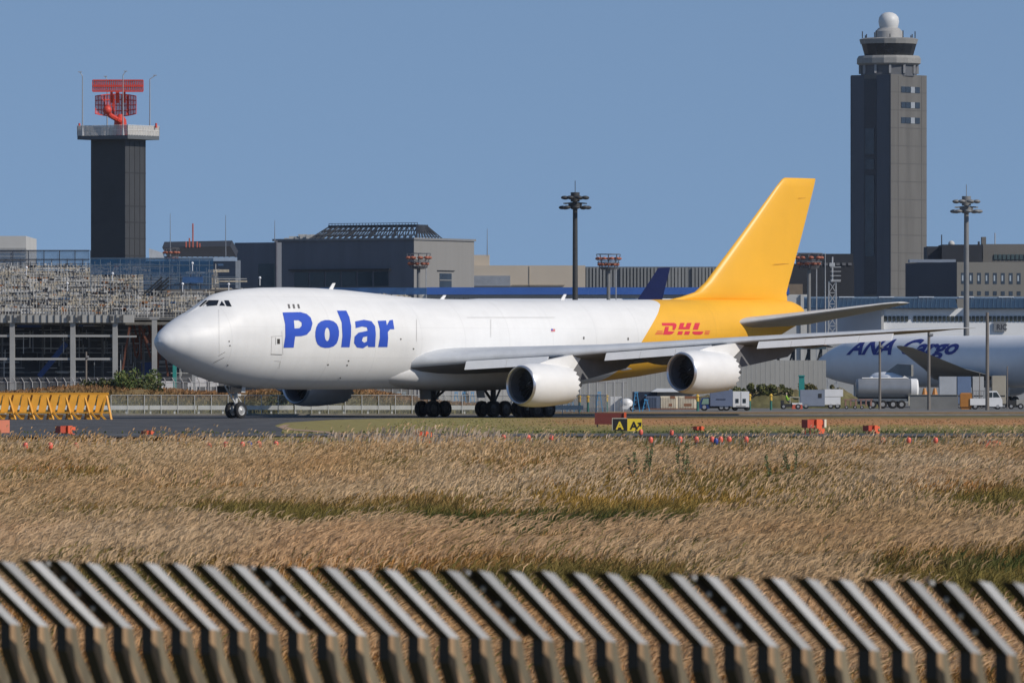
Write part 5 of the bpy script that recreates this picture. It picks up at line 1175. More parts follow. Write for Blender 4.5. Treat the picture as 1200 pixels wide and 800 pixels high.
seat = ([(0,0,.55),(0,0,.8),(0,0,1.05),(0,0,1.15),(0,0,1.3),(0,0,1.4),(.2,-.1,.52),(.42,-.1,.5),(.46,-.1,.25),(.5,-.1,.08),(.62,-.1,.06),(.2,.1,.52),(.42,.1,.5),(.46,.1,.25),(.5,.1,.08),(.62,.1,.06),(0,-.2,1.02),(.15,-.24,.8),(.4,-.2,.82),(0,.2,1.02),(.15,.24,.8),(.4,.2,.82)],
        [(0,1),(1,2),(2,3),(3,4),(4,5),(0,6),(6,7),(7,8),(8,9),(9,10),(0,11),(11,12),(12,13),(13,14),(14,15),(2,16),(16,17),(17,18),(2,19),(19,20),(20,21)],
        [.15,.15,.15,.06,.11,.09]+[.09,.08,.06,.05,.05]*2+[.07,.05,.045]*2)
person('person', (XX(921.5, D), D, .22), seat, 'worker in a bright yellow green vest sitting on the dark tug', hiv, trs, skn)
# box truck seen from behind, next to the blue cab truck
D = 752
t = thing('box_truck', (XX(867.5, D), D, 0), 'white box truck seen from behind with two small dark rear windows under the outer engine', 'truck')
MB().obox((XX(859,D), D, .35), (XX(878,D)-XX(859,D), 0, 0), (-.6, 4.5, 0), (0,0,ZY(458.5,D)-.35)).build('box_body', vw, t)
for px in (862, 870.5): MB().box(XX(px,D), XX(px+3.6,D), D-.03, D-.004, ZY(472,D), ZY(467,D)).build('rear_window', vgl, t)
MB().box(XX(868.2,D), XX(868.6,D), D-.02, D-.004, .4, ZY(459,D)).build('door_joint', joint_d, t); MB().box(XX(860,D), XX(877,D), D+.1, D+4, .2, .36).build('chassis', chas, t)
for px in (861.5, 875.5): wh(t, XX(px, D), D+.6, .32)
MB().box(XX(863,D), XX(874,D), D-.03, D-.004, ZY(476,D), ZY(475,D)).build('number_plate', joint, t)
D = 750
t = thing('blue_truck', (XX(830, D), D, 0), 'dark blue cab truck with a blue grey cargo box, left of the white box truck', 'truck')
MB().box(XX(832,D), XX(858,D), D-1.2, D+1.2, .45, ZY(456.5,D)).build('box_body', mat('box_blue_grey', (.15,.18,.26), .5, .1, .8), t)
MB().prism([P(a,c,D-1.1) for a,c in ((820,478.5),(820,473),(823,466),(831.5,465.5),(831.5,478.5))], (0,2.2,0)).build('cab', mat('cab_blue', (.02,.05,.17), .4), t)
MB().prism([P(a,c,D-1.14) for a,c in ((822,473.5),(824,467),(830.5,466.8),(830.5,473.3))], (0,.03,0)).build('side_window', mat('pale_green_glass', (.22,.33,.25), .3), t)
MB().box(XX(822,D), XX(856,D), D-.9, D+.9, .25, .46).build('chassis', chas, t)
for px in (825, 845, 851): wh(t, XX(px, D), D-1.0, .36)
MB().box(XX(839,D), XX(850,D), D-1.23, D-1.204, ZY(468.3,D), ZY(467,D)).build('lettering_strip', mat('dark_strip', (.05,.06,.1)), t)
# shipping containers row
cream = mat('container_cream', (.80,.70,.53), .6, .15, .8); rustm = mat('rust', (.28,.13,.07), .9)
D = 758
for i, (a, c, m, top, lab) in enumerate(((774, 795, cream, 464, 'cream storage container with rust stains left of the blue cab truck, nearer the small cab'), (795.6, 817, cream, 464, 'cream storage container with a rusty sill directly left of the blue cab'), (757, 773.5, mat('container_blue', (.12,.15,.21), .6, .1, 1), 464, 'dark blue grey storage container at the left end of the cream pair'))):
    t = thing('storage_container', (XX((a+c)/2, D), D, 0), ['cream storage container with rust stains next to the dark blue grey one', 'cream storage container right beside the dark blue cab', 'dark blue grey storage container left of the cream pair'][i], 'container', 'storage containers')
    MB().box(XX(a,D), XX(c,D), D, D+2.4, .12, ZY(top,D)).build('body', m, t)
    b = MB(); [b.box(XX(a+.6+q*1.9,D), XX(a+1.4+q*1.9,D), D-.05, D-.003, .25, ZY(top,D)-.1) for q in range(int((c-a)/1.9)-1)]; b.build('corrugation', m, t)
    b = MB(); b.box(XX(a,D), XX(c,D), D-.06, D-.054, .1, .2); [b.box(XX(a+rs_.uniform(1, c-a-3),D), XX(a+rs_.uniform(1, c-a-3),D)+.25, D-.06, D-.054, z, z+.25) for z in (.4, 1.1)] if m is cream else None; b.build('rust_stain', rustm, t)
t = thing('storage_shed', (XX(745, 775), 775, 0), 'open fronted dark blue shed with pale roof beside the storage containers', 'shed')
MB().box(XX(742,775), XX(770,775), 775, 780, 0, ZY(459,775)).build('interior', mat('shed_dark', (.012,.022,.045), .8), t); MB().prism([P(763, 459, 774), P(817, 459, 774), P(812, 455, 777), P(770, 455, 777)], (0,4,0)).build('roof', mat('shed_roof', (.62,.62,.60)), t)
MB().box(XX(770.5,775), XX(817,775), 776, 780, 0, ZY(459.5,775)).build('wall', mat('shed_wall', (.30,.30,.30)), t)
t = thing('white_cabinet', (XX(712, 745), 745, 0), 'row of tall white equipment cabinets behind the chain link near the inner engine', 'cabinet')
for i in range(3): MB().box(XX(715.5+i*4.6,745), XX(719.6+i*4.6,745), 745, 746, 0, ZY(464.5,745)).build('door_panel', vw, t)
t = thing('white_tank', (XX(738, 742), 742, 0), 'small white rounded tank cart with a black port left of the dark shed', 'tank')
MB().sphere((XX(734,742), 742, .75), .55, 12, (1.1,1,.8)).box(XX(729,742), XX(742,742), 741.5, 742.5, .2, .5).build('tank', vw, t, smooth=True); wh(t, XX(741, 742), 741.4, .25)
t = tag(MB().box(XX(727,744), XX(741,744), 744, 745, 0, ZY(466,744)).box(XX(728,744), XX(740,744), 743.9, 743.99, ZY(470,744), ZY(467.5,744)).build('grey_cabinet', mat('cab_grey', (.22,.23,.24), .6)), 'grey machine cabinet behind the small white tank cart', 'cabinet')
# blue step stands
lb = mat('step_blue', (.07,.32,.60), .5, .1, 2); lb2 = mat('step_pale', (.36,.44,.47), .6, .1, 2)
spots = [(418.5,'bare light blue step stand under the far inner engine exhaust', lb, 714), (438.5,'blue step stand left of the first main wheels behind the fence', lb, 714), (445,'blue step stand closest on the right of another one behind the fence', lb, 714), (467,'pale step stand directly left of the first main wheels', lb2, 714), (473.5,'blue tinted step stand touching the first main wheels from the left', lb2, 714),
         (534.5,'pale blue step stand just right of the first main wheels', lb, 716), (543.5,'light blue step stand midway between the two wheel groups', lb, 716), (553.5,'light blue step stand left of the second wheel group', lb, 716), (662,'pale step stand right of the rear wheels under the inner engine', lb2, 716), (668.5,'light blue step stand right of the rear wheels', lb, 716), (702,'light blue step stand alone right of the inner engine', lb, 718), (745.5,'bright blue step stand in front of the dark shed', lb, 718), (757,'low bright blue step stand inside the dark shed opening', lb, 745)]
proto = None
for i, (px, lab, m, D) in enumerate(spots):
    t = thing('step_stand', (XX(px, D), D, 0), lab, 'step stand', 'blue and pale step stands by the wheels'); h = 1.75 if px not in (757,) else 1.0; x = XX(px, D)
    for dy in (-.4, .4): b = MB(); b.bar((x-.32, D+dy, 0), (x-.08, D+dy, h), .06); b.bar((x+.34, D+dy, 0), (x+.08, D+dy, h), .06); b.bar((x-.08, D+dy, h), (x+.08, D+dy, h), .06); b.build('side_frame', m, t)
    for k in range(4): MB().box(x-.30+k*.06, x-.08+k*.05, D-.4, D+.4, .3+k*.38, .35+k*.38).build('step', m, t)
    MB().box(x-.16, x+.2, D-.42, D+.42, h, h+.06).build('platform', m, t)
# yellow topped green bollards
for i, (px, D, lab) in enumerate(((878.5, 765, 'green beacon post with yellow top right of the white box truck'), (903.5, 770, 'green beacon post with yellow top between the white box truck and the tug'), (817.5, 745, 'green beacon post with yellow top in front of the cream container'), (679, 720, 'yellow headed beacon post right of the inner engine, first of the close pair'), (689, 720, 'yellow headed beacon post right of the inner engine, second of the close pair'), (711, 735, 'yellow headed beacon post in front of the white cabinets'))):
    t = thing('beacon_post', (XX(px, D), D, 0), lab, 'beacon post', 'yellow topped beacon posts'); x = XX(px, D)
    MB().tube((x, D, 0), (x, D, .9), .12, .10).build('post', mat('beacon_green', (.03,.16,.12), .5), t); MB().tube((x, D, .9), (x, D, 1.35), .14, .11).tube((x, D, 1.35), (x, D, 1.55), .2, .06).build('beacon_head', mat('beacon_yellow', (.65,.40,.04), .5), t)
# teal post under the nose and grey equipment on the bank behind the tail
for i, (px, D, y0, y1, w_, lab) in enumerate(((204.5, 735, 426, 460, 2.1, 'thick teal steel pillar seen under the aircraft nose'), (939.5, 800, 441, 452, 3.2, 'short teal cabinet behind the jet exhaust left of the second airliner'))):
    tag(MB().box(XX(px-w_,D), XX(px+w_,D), D, D+.5, 0, ZY(y0,D)).box(XX(px-w_-.6,D), XX(px+w_+.6,D), D-.1, D+.6, ZY(y0,D), ZY(y0,D)+.12).build('teal_pillar', mat('teal_paint', (.03,.27,.24), .5, .1, 1)), lab, 'pillar')
# passenger steps / loader behind the tail
D = 870; t = thing('cargo_loader', (XX(925, D), D, 0), 'dark cargo loader platform with tan guard rails seen below the outer wing', 'loader')
MB().box(XX(905,D), XX(968,D), D-1, D+2, ZY(409,D), ZY(405.5,D)).build('platform', mat('loader_blue', (.05,.08,.10), .5), t); MB().box(XX(915,D), XX(945,D), D-1, D+2, ZY(404,D), ZY(402.5,D)).box(XX(950,D), XX(968,D), D-1, D+2, ZY(405,D), ZY(402.5,D)).build('deck_load', mat('load_tan', (.55,.40,.30)), t)
b = MB(); [b.bar((XX(q,D), D, 0), (XX(q,D), D, ZY(409,D)), .3) for q in (912, 930, 948, 962)]; [b.bar((XX(q,D), D, .5), (XX(q+18,D), D, ZY(409,D)), .2) for q in (912, 930, 944)]; b.build('scissor_frame', mat('loader_dark', (.04,.045,.05)), t)
for q in (912, 930, 948, 962): wh(t, XX(q, D), D-1, .4, .3)
# pallet stacks and crates under the second airliner
D = 815
for i, (a, c, y, col, lab) in enumerate(((1101,1121,459,(.42,.44,.46),'tall pale curtain sided cart under the airliner wing left of the blue cart'),(1122,1138,459,(.14,.20,.32),'blue grey cart under the airliner wing, between two pale carts'),(1140,1153,459,(.45,.45,.44),'pale cart directly left of the plain brown pole'),(1163,1179,458,(.40,.36,.28),'tan cart right of the white pickup cab'))):
    t = thing('cargo_cart', (XX((a+c)/2, D), D, 0), lab, 'cart', 'carts under the second airliner'); MB().box(XX(a,D), XX(c,D), D, D+1.8, .45, ZY(y-18,D)).build('body', mat('cart_%d' % i, col, .6, .1, 1), t); MB().box(XX(a,D)+.1, XX(c,D)-.1, D-.05, D-.003, 1.2, 1.3).build('rail', chas, t)
    MB().box(XX(a,D), XX(c,D), D, D+1.8, .3, .45).build('bed', chas, t)
    for px in (a+2.5, c-2.5): wh(t, XX(px, D), D+.1, .22)
for i, (a, c, y, col, lab) in enumerate(((1080,1087,454.5,(.5,.2,.03),'orange cone trolley left of the bracketed brown pole'),(1092,1099,454.5,(.5,.2,.03),'orange cone trolley right of the bracketed brown pole'))):
    t = thing('cone_trolley', (XX((a+c)/2, 800), 800, 0), lab, 'trolley'); MB().box(XX(a,800), XX(c,800), 800, 801, .3, ZY(y+8,800)).tube(P((a+c)/2, y+8, 800.5), P((a+c)/2, y, 800.5), .3, .12).build('load', mat('trolley_orange', col, .5), t)
    for px in (a+1.5, c-1.5): wh(t, XX(px, 800), 800, .18)
D = 790
tag(MB().box(XX(1070,D), XX(1127,D), D+6, D+6.5, 0, ZY(463,D)).box(XX(1070,D), XX(1127,D), D+5.9, D+6.6, ZY(463,D), ZY(462.3,D)).build('low_wall', mat('low_wall_grey', (.20,.20,.19), .8, .15, .6)), 'low grey wall between the tanker rear and the orange bin', 'wall')
t = thing('loader_vehicle', (XX(1187, D), D, 0), 'low dark vehicle with a grey box body at the right edge beyond the pickup', 'vehicle')
MB().box(XX(1182,D), XX(1191,D), D, D+1.3, .25, ZY(469,D)).build('cab', chas, t); MB().box(XX(1191.2,D), XX(1215,D), D, D+1.5, .4, ZY(468,D)).build('box_body', mat('box_grey', (.34,.33,.30)), t)
for px in (1185, 1196, 1208): wh(t, XX(px, D), D, .28)

# ------------------------------------------------------------------ fences
galv = mat('fence_post', (.46,.47,.47), .5, .1, 3); link = see_mat('chain_link', (.40,.41,.40), .16)
def chain(name, px0, px1, D, h, step, label, arms=False, base=0.0, cell=.16):
    t = thing(name, (XX(px0, D), D, base), label, 'fence'); n = int((px1-px0)/step)
    MB().box(XX(px0,D), XX(px1,D), D, D+.012, base+.05, base+h).build('wire_mesh', link, t)
    b = MB(); b.tube((XX(px0,D), D-.04, base+h), (XX(px1,D), D-.04, base+h), .035, n=6); b.build('top_rail', galv, t)
    for i in range(n+1):
        x = XX(px0+i*step, D); q = MB(); q.tube((x, D-.05, base-.1), (x, D-.05, base+h+.02), .042, n=6)
        if arms: q.tube((x, D-.05, base+h), (x-.22, D-.25, base+h+.42), .04, n=6)
        q.build('post', galv, t)
    if arms:
        for k in (.35, .7, 1.0): MB().tube((XX(px0,D)-.22*k, D-.05-.2*k, base+h+.42*k), (XX(px1,D)-.22*k, D-.05-.2*k, base+h+.42*k), .014, n=5).build('barbed_wire', galv, t)
    return t
chain('low_fence', 130, 712, 668, 1.62, 19.6, 'low chain link fence running along the far side of the taxiway behind the wheels')
chain('barbed_fence', -60, 262, 722, 2.05, 9.8, 'tall chain link fence with barbed arms in front of the steel hall at the left', True, .6)
chain('equipment_fence', 440, 735, 722, 2.7, 10, 'tall thin wire fence behind the main wheels and step stands')
t = thing('guard_rail', (XX(130, 666), 666, 0), 'white painted guard rail behind the low chain link fence', 'guard rail')
wr = mat('rail_white', (.72,.73,.72), .6, .1, 1.5); D = 671
b = MB(); xs_ = -62.
while xs_ < 4: b.box(xs_, xs_+3.9, D, D+.08, .42, .78); xs_ += 4.0
b.build('beam', wr, t)
for i in range(33): MB().box(-62+i*2, -62+i*2+.14, D+.1, D+.22, 0, .7).build('post', wr, t)
tag(MB().box(-60, 60, 663.2, 663.5, 0, .12).build('far_kerb', mat('kerb_conc', (.30,.27,.22), .9, .2, 1)), kind='structure')
# white signs / boxes behind the fence under the nose
for i, (a, c, y0, y1, lab) in enumerate(((189,203,446.5,457,'low white notice panel left behind the teal pillar'),(220,226,448,453,'small white panel right of the teal pillar'),(229,242,442,453,'larger white panel under the aircraft chin'),(246,256,447,453,'narrow pale panel furthest right under the aircraft chin'))):
    D = 728; tag(MB().box(XX(a,D), XX(c,D), D, D+.1, ZY(y1,D), ZY(y0,D)).tube((XX(a+1,D), D+.05, .5), (XX(a+1,D), D+.05, ZY(y1,D)), .04).tube((XX(c-1,D), D+.05, .5), (XX(c-1,D), D+.05, ZY(y1,D)), .04).build('notice_board', vw), lab, 'board', 'white panels behind the fence')
# yellow blast screen
D = 596; yl = mat('screen_yellow', (.74,.34,.025), .5, .12, 1.5); ylD = mat('screen_shadow_yellow', (.60,.27,.02), .5, .15, 1)
t = thing('yellow_barrier', (XX(60, D), D, 0), 'long row of leaning yellow steel barrier panels on the taxiway edge at the left', 'barrier')
MB().box(XX(-90,D), XX(127,D), D+.55, D+.75, ZY(462.6,D), ZY(460,D)).build('top_rail', yl, t)
MB().box(XX(-90,D), XX(129,D), D-.22, D-.12, ZY(484,D), ZY(482.6,D)).build('lower_rail', yl, t)
for i in range(10):
    a = 106.5-i*22.2-1; 
    p = MB(); 
    for q in (0, 11):
        lean = 6.0
        pts = [P(a+q-6, 484, D), P(a+q+2.6, 484, D), P(a+q+2.6+lean, 462.5, D+.55), P(a+q-6+lean, 462.5, D+.55)]; p.prism(pts, (0, .06, .0))
        p.prism([P(a+q-6, 485.5, D), P(a+q+2.4, 485.5, D), P(a+q+0.0, 491.2, D), P(a+q-4, 491.2, D)], (0, .06, 0))
    p.build('panel', yl, t)
    b = MB(); b.bar(P(a-7, 461.5, D+.7), P(a+1.5, 491.8, D-.5), .12); b.bar(P(a-1.5, 461.5, D+.7), P(a-6, 491.8, D+.7), .12); b.bar(P(a+9.8, 463, D+.45), P(a+6, 484, D-.06), .05); b.bar(P(a+1, 483, D-.3), P(a+9, 492, D-.4), .12)
    b.build('strut', yl, t)
b = MB(); b.bar(P(124.5, 461, D+.7), P(130.5, 492, D-.3), .14); b.bar(P(124.5, 461, D+.7), P(118.5, 487, D-.3), .12); b.bar(P(117.5, 485, D-.3), P(124, 492, D-.3), .14); b.build('end_strut', yl, t)
# bushes
def bush(px, D, base, w_, h, label, n=900, col=(.055,.085,.022)):
    t = thing('bush', (XX(px, D), D, base), label, 'bush'); x = XX(px, D); b = MB()
    for i in range(7):
        a = rs_.uniform(-1, 1); b.tube((x, D, base), (x+a*w_*.4, D+rs_.uniform(-.4, .4), base+h*rs_.uniform(.5, .85)), .05, .02, 5)
    b.build('stem', mat('twig', (.08,.06,.04), .9), t)
    cl = [(rs_.uniform(-.42, .42)*w_, rs_.uniform(-.5, .5), rs_.uniform(.2, .85)*h, rs_.uniform(.16, .34)*min(w_, h)) for _ in range(13)]
    q = MB()
    for i in range(n):
        c = rs_.choice(cl); v = Vector((rs_.gauss(0, 1), rs_.gauss(0, 1), rs_.gauss(0, 1))).normalized()*c[3]*rs_.uniform(.6, 1.08); p = Vector((x+c[0], D+c[1], base+max(.05, c[2]+v.z)))+Vector((v.x, v.y, 0))
        a = Vector((rs_.gauss(0, 1), rs_.gauss(0, 1), rs_.gauss(0, 1))).normalized()*rs_.uniform(.07, .16); e = a.cross(Vector((rs_.gauss(0, 1), rs_.gauss(0, 1), .3))).normalized()*.085
        q.c = rs_.choice([0, 0, 1]); q.poly([p-a, p-e, p+a, p+e])
    q.build('foliage', [mat('leaf_%s' % label[:6], col, .7, .3, 2), mat('leaf_olive', (.14,.145,.035), .7, .3, 2)], t)
bush(160, 698, 1.2, 3.6, 2.5, 'tall bright leafy bush behind the taxiway fence just right of the yellow barrier', 2200, (.085,.13,.03))
bush(137, 700, 1.1, 4.4, 2.0, 'wide darker bush left of the tall bright one', 1500, (.035,.05,.018)); bush(118, 701, 1.1, 3.4, 1.6, 'lowest dark bush directly above the end of the yellow barrier', 1000, (.035,.05,.018))
bush(173, 697, 1.1, 2.4, 1.6, 'small rounded bush right of the tall bright one', 700, (.04,.06,.02)); bush(333, 680, 0, 1.9, 2.4, 'dark shaded bush beside the far inner engine inlet', 1100, (.03,.045,.015))
bush(883, 818, 1.2, 5, 1.2, 'low olive scrub on the bank right of the outer engine', 1100, (.09,.10,.03)); bush(905, 818, 1.2, 5, 1.1, 'low olive scrub on the bank behind the tug', 1100, (.09,.10,.03)); bush(958, 817, 1.0, 5, 1.4, 'low tan green scrub behind the white box trailer', 900, (.13,.11,.04))
# tall weeds in the field
def weed(px, py, D, h, label):
    x = XX(px, 278+D*0); D = 278; z0 = -.8; h = ZY(py-6, D)+.8; t = thing('tall_weed', (x, D, z0), label, 'weed'); b = MB(); q = MB()
    for i in range(4):
        tip = Vector((x+rs_.uniform(-.45, .45), D+rs_.uniform(-.3, .3), z0+h*rs_.uniform(.82, 1.0))); base = Vector((x+rs_.uniform(-.1, .1), D, z0-.3)); b.tube(base, tip, .02, .008, 5)
        for k in range(34):
            f = rs_.uniform(.4, 1); p = base.lerp(tip, f); a = Vector((rs_.gauss(0, 1), rs_.gauss(0, .6), rs_.gauss(0, .4))).normalized()*rs_.uniform(.05, .11); e = Vector((0, .3, 1)).normalized()*.028; q.poly([p, p+a*.5-e, p+a, p+a*.5+e])
    b.build('stem', mat('weed_stem', (.10,.08,.03), .9), t); q.build('foliage', mat('weed_leaf', (.075,.105,.035), .8, .3, 3), t)
weed(762, 526, 330, 1.3, 'tall leafy weed under the second lamp from the signs'); weed(747, 534, 325, .8, 'short leafy weed left of the tall one below the signs'); weed(797, 522, 330, 1.3, 'tall leafy weed in the middle of the three below the red lamps'); weed(812, 538, 318, .8, 'short leafy weed right of the tall middle one')
weed(908, 537, 315, .8, 'dark branching weed alone at the right of the field'); weed(932, 530, 315, 1.0, 'dark branching weed furthest right in the field')

# ------------------------------------------------------------------ airfield signs and lights
D = F*(CH-.0)/(512-HZ)+18; D = 470; sgx = lambda p: XX(p, D)
t = thing('taxiway_sign', (sgx(735), D, 0), 'black and yellow taxiway letter sign standing in the grass under the wing', 'sign')
zb_, zt_ = ZY(505.5, D), ZY(490.5, D)
sb = MB().box(sgx(718), sgx(735), D, D+.25, zb_, zt_).build('black_panel', mat('sign_black', (.02,.02,.02), .5), t); sy = MB().box(sgx(735.2), sgx(752.3), D, D+.25, zb_, zt_).build('yellow_panel', mat('sign_yellow', (.92,.66,.05), .5), t)
fr = MB(); fr.box(sgx(717.2), sgx(735), D-.03, D+.28, zt_, zt_+.05).box(sgx(717.2), sgx(718), D-.03, D+.28, zb_, zt_).build('frame', mat('frame_pale', (.5,.48,.4)), t)
text_on('lettering', 'A', .62, (sgx(722), D-.012, zb_+.14), (1,0,0), (0,0,1), mat('sign_yellow', (.7,.5,.03)), sb, offset=.02); text_on('lettering', 'A', .62, (sgx(738.6), D-.012, zb_+.14), (1,0,0), (0,0,1), mat('sign_black', (.02,.02,.02)), sy, offset=.02)
ax_, az_ = sgx(745.7), zb_+.2
MB().prism([(ax_, D-.012, az_), (ax_+.06, D-.012, az_-.05), (ax_+.22, D-.012, az_+.14), (ax_+.16, D-.012, az_+.19)], (0, -.003, 0)).prism([(ax_+.06, D-.012, az_+.32), (ax_+.30, D-.012, az_+.34), (ax_+.28, D-.012, az_+.08)], (0, -.003, 0)).build('arrow', mat('sign_black', (.02,.02,.02)), sy)
for q in (722, 748): MB().tube((sgx(q), D+.12, 0), (sgx(q), D+.12, zb_), .04).build('sign_leg', joint_d, t)
D = 505
t = thing('sign_back', (XX(715, D), D, 0), 'dark red back of a long sign board directly behind the black and yellow sign', 'sign')
MB().box(XX(697,D), XX(731,D), D, D+.3, ZY(497,D), ZY(483.6,D)).build('board', mat('sign_maroon', (.16,.03,.025), .6, .1, 2), t); MB().box(XX(731.2,D), XX(734,D), D-.1, D+.35, ZY(497,D), ZY(483,D)).build('end_cap', mat('marker_orange', (.80,.13,.045), .5), t)
for q in (700, 728): MB().tube((XX(q,D), D+.15, 0), (XX(q,D), D+.15, ZY(497,D)), .05).build('sign_leg', joint_d, t)
orr = mat('marker_orange', (.80,.13,.045), .5, .1, 2); orr_d = mat('marker_dark_orange', (.30,.035,.02), .6, .1, 2)
D = 452
t = thing('sign_back', (XX(2, D), D, 0), 'salmon coloured back of a square sign board at the left edge', 'sign')
MB().box(XX(-14,D), XX(12,D), D, D+.3, ZY(508,D), ZY(492,D)).build('board', mat('marker_salmon', (.72,.22,.12), .6, .06, 2), t); MB().tube((XX(5,D), D+.15, -.0), (XX(5,D), D+.15, ZY(508,D)), .05).build('sign_leg', joint_d, t); t.rotation_euler = (0, 0, R(25))
def box_unit(px, py, D, w_, h, label, side=1):
    """approach light unit: orange housing with a hooded front and stubby legs"""
    x = XX(px, D); z = ZY(py, D); t = thing('light_housing', (x, D, z-h-.35), label, 'light unit', 'orange light units')
    b = MB(); b.box(x-w_*.42, x-w_*.02, D, D+.5, z-h*.9, z); b.build('left_housing', mat('marker_orange_shade', (.50,.07,.03), .5, .1, 2), t)  # left half's shade painted in as a darker orange
    MB().box(x, x+w_*.30, D-.15, D+.5, z-h*.95, z+.02).build('housing', orr, t); MB().box(x+w_*.32, x+w_*.55, D-.1, D+.5, z-h*.55, z-.04).build('side_housing', orr, t); MB().box(x+w_*.08, x+w_*.42, D-.2, D-.16, z-h*1.5, z-h*.97).build('lower_hood', orr, t)
    for q in (-.42, -.15, .1, .42): MB().tube((x+w_*q, D+.2, z-h*.9), (x+w_*q, D+.2, z-h-.75), .035, n=6).build('leg', orr_d, t)
    t.rotation_euler = (0, 0, R(38))
    return t
box_unit(78, 499, 440, .95, .42, 'orange light unit with dark left half below the yellow barrier', 1)
t = box_unit(955, 491.5, 440, 1.25, .5, 'largest orange light unit with a pale end cap on the grass at the right')
x = XX(966, 440); MB().box(x, x+.14, 439.8, 440.6, ZY(500.5,440), ZY(491.2,440)).build('end_cap', mat('cap_cream', (.75,.66,.50)), t)
box_unit(1023, 498.5, 445, .75, .33, 'orange light unit between the largest one and the lamps at the right')
box_unit(1162, 516.5, 400, .9, .34, 'orange light unit at the far right close to the field edge')
box_unit(497, 505.5, 420, .8, .5, 'orange light unit half hidden by pale plumes left of centre')
box_unit(820, 499.5, 470, .5, .22, 'low orange light unit lying right of the yellow sign'); box_unit(175, 504.5, 440, .45, .22, 'low orange light unit alone right of the one below the yellow barrier')
pk = mat('lamp_red', (.85,.16,.10), .35, .1, 4); gl = mat('lamp_lens', (.70,.35,.30), .15)
lamps = [(30,523,'red lamp furthest left of the three in the field corner'),(59,523,'red lamp in the middle of the left three'),(89,523.5,'red lamp furthest right of the left three'),(245,522,'red lamp beside a dark hollow, first of the centre left row'),(264.5,522,'red lamp second of the centre left row'),(284,522,'red lamp immediately left of the blue one'),(303.5,521.5,'red lamp immediately right of the blue one, centre left'),(323.5,521.5,'red lamp last of the centre left row'),
 (590,513.5,'red lamp in the grass first of three right of the pale plumes'),(619,513.5,'red lamp in the middle of three right of the pale plumes'),(646,513.5,'red lamp last of three right of the pale plumes'),(751,506.5,'red lamp at the foot of the yellow sign'),(787,507,'red lamp in the grass between the yellow sign and the low orange unit'),(762.5,516,'red lamp topping the tall weed nearest the signs'),(797,515.5,'red lamp above the middle tall weed'),(816,515.5,'red lamp midway between the middle weed and the blue lamp'),(834.5,515.5,'red lamp touching the blue lamp from the left, right row'),(844.5,515.5,'red lamp touching the blue lamp from the right, right row'),(854.5,515.5,'red lamp second right of the blue lamp'),(874.5,515.5,'red lamp last of the row right of the blue lamp'),
 (1034.5,516.5,'red lamp first of three beneath the outer wing tip'),(1065,516.5,'red lamp middle of three beneath the outer wing tip'),(1096.5,516.5,'red lamp last of three beneath the outer wing tip')]
def lamp(px, py, label, blue=False, proto=None):
    D = 395 if py < 519 else 372
    if px in (751, 787): D = 432
    x, z = XX(px, D), ZY(py+3, D)
    if proto: return dup(proto, (x, D, z), label)
    t = thing('edge_light', (0, 0, 0), label, 'edge light', 'small red edge lights' if not blue else None); m = pk if not blue else mat('lamp_blue', (.05,.08,.30), .3)
    MB().tube((0,0,-.9), (0,0,.0), .035, n=8).build('stem', joint_d, t); MB().lathe([(.02,0),(.08,.02),(.115,.08),(.12,.20),(.09,.28),(.02,.31)], 14).build('lamp_body', m, t, smooth=True); MB().lathe([(.02,-.12),(.08,-.12),(.08,-.10),(.02,-.09)], 10, Matrix.Translation((.03,-.06,.2)) @ Matrix.Rotation(R(90), 4, 'X')).build('lens', gl, t)
    t.location = (x, D, z); return t
pr = None
for a in lamps:
    r_ = lamp(*a, proto=pr); pr = pr or r_
t = lamp(292.5, 521.5, 'single blue lamp in the centre left row', True); t['group'] = 'blue edge lights'
dup(t, (XX(838.8, 395), 394.6, ZY(520.5, 395)), 'single blue lamp squeezed between two red ones in the right row')

# ------------------------------------------------------------------ near fence: folded steel pales, leaning out at the top
AL = R(42); u = Vector((math.cos(AL), -math.sin(AL), 0)); n_ = Vector((-math.sin(AL), -math.cos(AL), 0)); PIT = .15; D = 28.9
C = Vector((0, D, CH-(748.5-HZ)/F*D))
t = thing('pale_fence', (0, D, -.8), 'blurred row of bent fence pales with dark fronts and pale sides across the foreground', 'fence')
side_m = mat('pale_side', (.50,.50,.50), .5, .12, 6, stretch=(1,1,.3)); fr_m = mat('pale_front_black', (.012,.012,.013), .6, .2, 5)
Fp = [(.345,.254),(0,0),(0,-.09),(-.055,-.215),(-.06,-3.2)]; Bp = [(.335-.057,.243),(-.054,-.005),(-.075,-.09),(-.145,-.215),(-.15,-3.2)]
TW = .056
def slat(C):
    b = MB(); pf = [C+n_*a+Vector((0,0,z)) for a, z in Fp]; pb = [C+n_*a+Vector((0,0,z)) for a, z in Bp]; wv = u*TW; N_ = len(pf)
    fr_ = MB()
    for i in range(N_-1):
        if i == 0: b.c = 0; b.poly([pf[i], pf[i+1], pb[i+1], pb[i]])
        else:                                        # lower shank: tan strip in front, darker brown strip behind
            m0, m1 = pf[i].lerp(pb[i], .42), pf[i+1].lerp(pb[i+1], .42)
            b.c = 2; b.poly([pf[i], pf[i+1], m1, m0]); b.c = 3; b.poly([m0, m1, pb[i+1], pb[i]])
        b.c = 1; b.poly([pf[i]-wv, pb[i]-wv, pb[i+1]-wv, pf[i+1]-wv]); b.poly([pb[i], pb[i+1], pb[i+1]-wv, pb[i]-wv]); b.poly([pf[i], pf[i]-wv, pf[i+1]-wv, pf[i+1]])
    b.c = 1; b.poly([pf[0], pb[0], pb[0]-wv, pf[0]-wv])
    return b
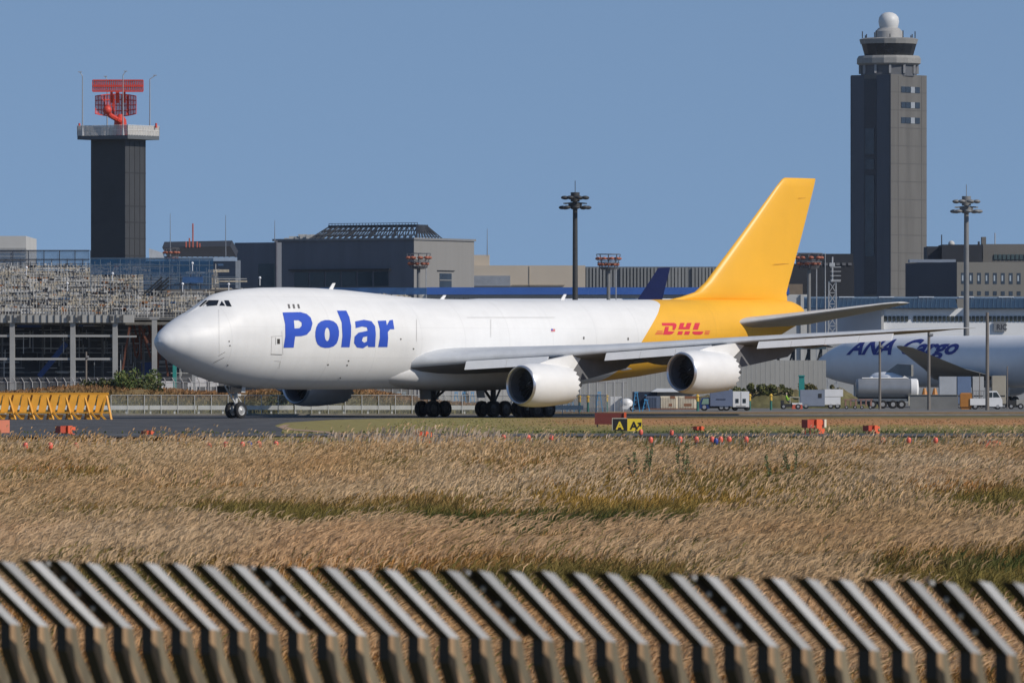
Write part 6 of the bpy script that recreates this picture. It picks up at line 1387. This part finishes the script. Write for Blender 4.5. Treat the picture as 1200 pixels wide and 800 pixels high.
def per_object(m, amt):                      # each pale coloured a little differently
    tr_ = m.node_tree; p_ = tr_.nodes['Principled BSDF']; src = p_.inputs['Base Color'].links[0].from_socket
    oi = tr_.nodes.new('ShaderNodeObjectInfo'); r1 = tr_.nodes.new('ShaderNodeMapRange'); r1.inputs[3].default_value = 1-amt; r1.inputs[4].default_value = 1+amt*.4; tr_.links.new(oi.outputs['Random'], r1.inputs[0])
    v1 = tr_.nodes.new('ShaderNodeVectorMath'); v1.operation = 'SCALE'; tr_.links.new(src, v1.inputs[0]); tr_.links.new(r1.outputs[0], v1.inputs['Scale']); tr_.links.new(v1.outputs[0], p_.inputs['Base Color'])
per_object(side_m, .28); per_object(mat('pale_tan_strip', (.42,.27,.15), .8, .2, 9, stretch=(1,1,.3)), .3); per_object(mat('pale_brown_strip', (.21,.175,.115), .8, .25, 9, stretch=(1,1,.25)), .3)
sl0 = slat(C).build('pale', [side_m, fr_m, mat('pale_tan_strip', (.42,.27,.15), .8, .2, 9, stretch=(1,1,.3)), mat('pale_brown_strip', (.21,.175,.115), .8, .25, 9, stretch=(1,1,.25))], t)
i = 0
for k in list(range(-22, 0))+list(range(1, 21)):
    c = sl0.copy(); COL.objects.link(c); c.location = sl0.location+u*(PIT*k+rs_.uniform(-.004, .004))+n_*rs_.uniform(-.003, .003)+Vector((0, 0, rs_.uniform(-.004, .004)))
zl = C.z-.55
MB().obox(C-u*PIT*24-n_*.16+Vector((0,0,-.75)), u*PIT*48, -n_*.05, (0,0,.06)).build('rail', side_m, t)
brk = None
for k in (-14, -7, 0, 7, 14):
    c0 = C+u*(PIT*k+.097)+n_*.032+Vector((0,0,.012))
    b = MB(); b.bar(c0+n_*.335+Vector((0,0,.245)), c0+Vector((0,0,-.0)), .009, .014); br = b.build('wire_bracket', mat('bracket_brown', (.06,.045,.035), .8), t)
    for f in (.06, .29, .52, .75):
        p = c0+(n_*.335+Vector((0,0,.245)))*(1-f); MB().sphere(p+u*.009, .0095, 10).build('bolt_head', mat('bolt_pale', (.6,.58,.55), .4), br, smooth=True)

# ------------------------------------------------------------------ thin air between the camera and the far buildings
hz = bpy.data.materials.new('haze_air'); hz.use_nodes = True; t_ = hz.node_tree; t_.nodes.clear()
o_ = t_.nodes.new('ShaderNodeOutputMaterial'); v_ = t_.nodes.new('ShaderNodeVolumePrincipled'); v_.inputs['Color'].default_value = (.80, .88, 1, 1); v_.inputs['Density'].default_value = .00002
t_.links.new(v_.outputs[0], o_.inputs['Volume'])
tag(MB().box(-1600, 1600, -80, 2400, -1.8, 110).build('haze', hz), kind='stuff')
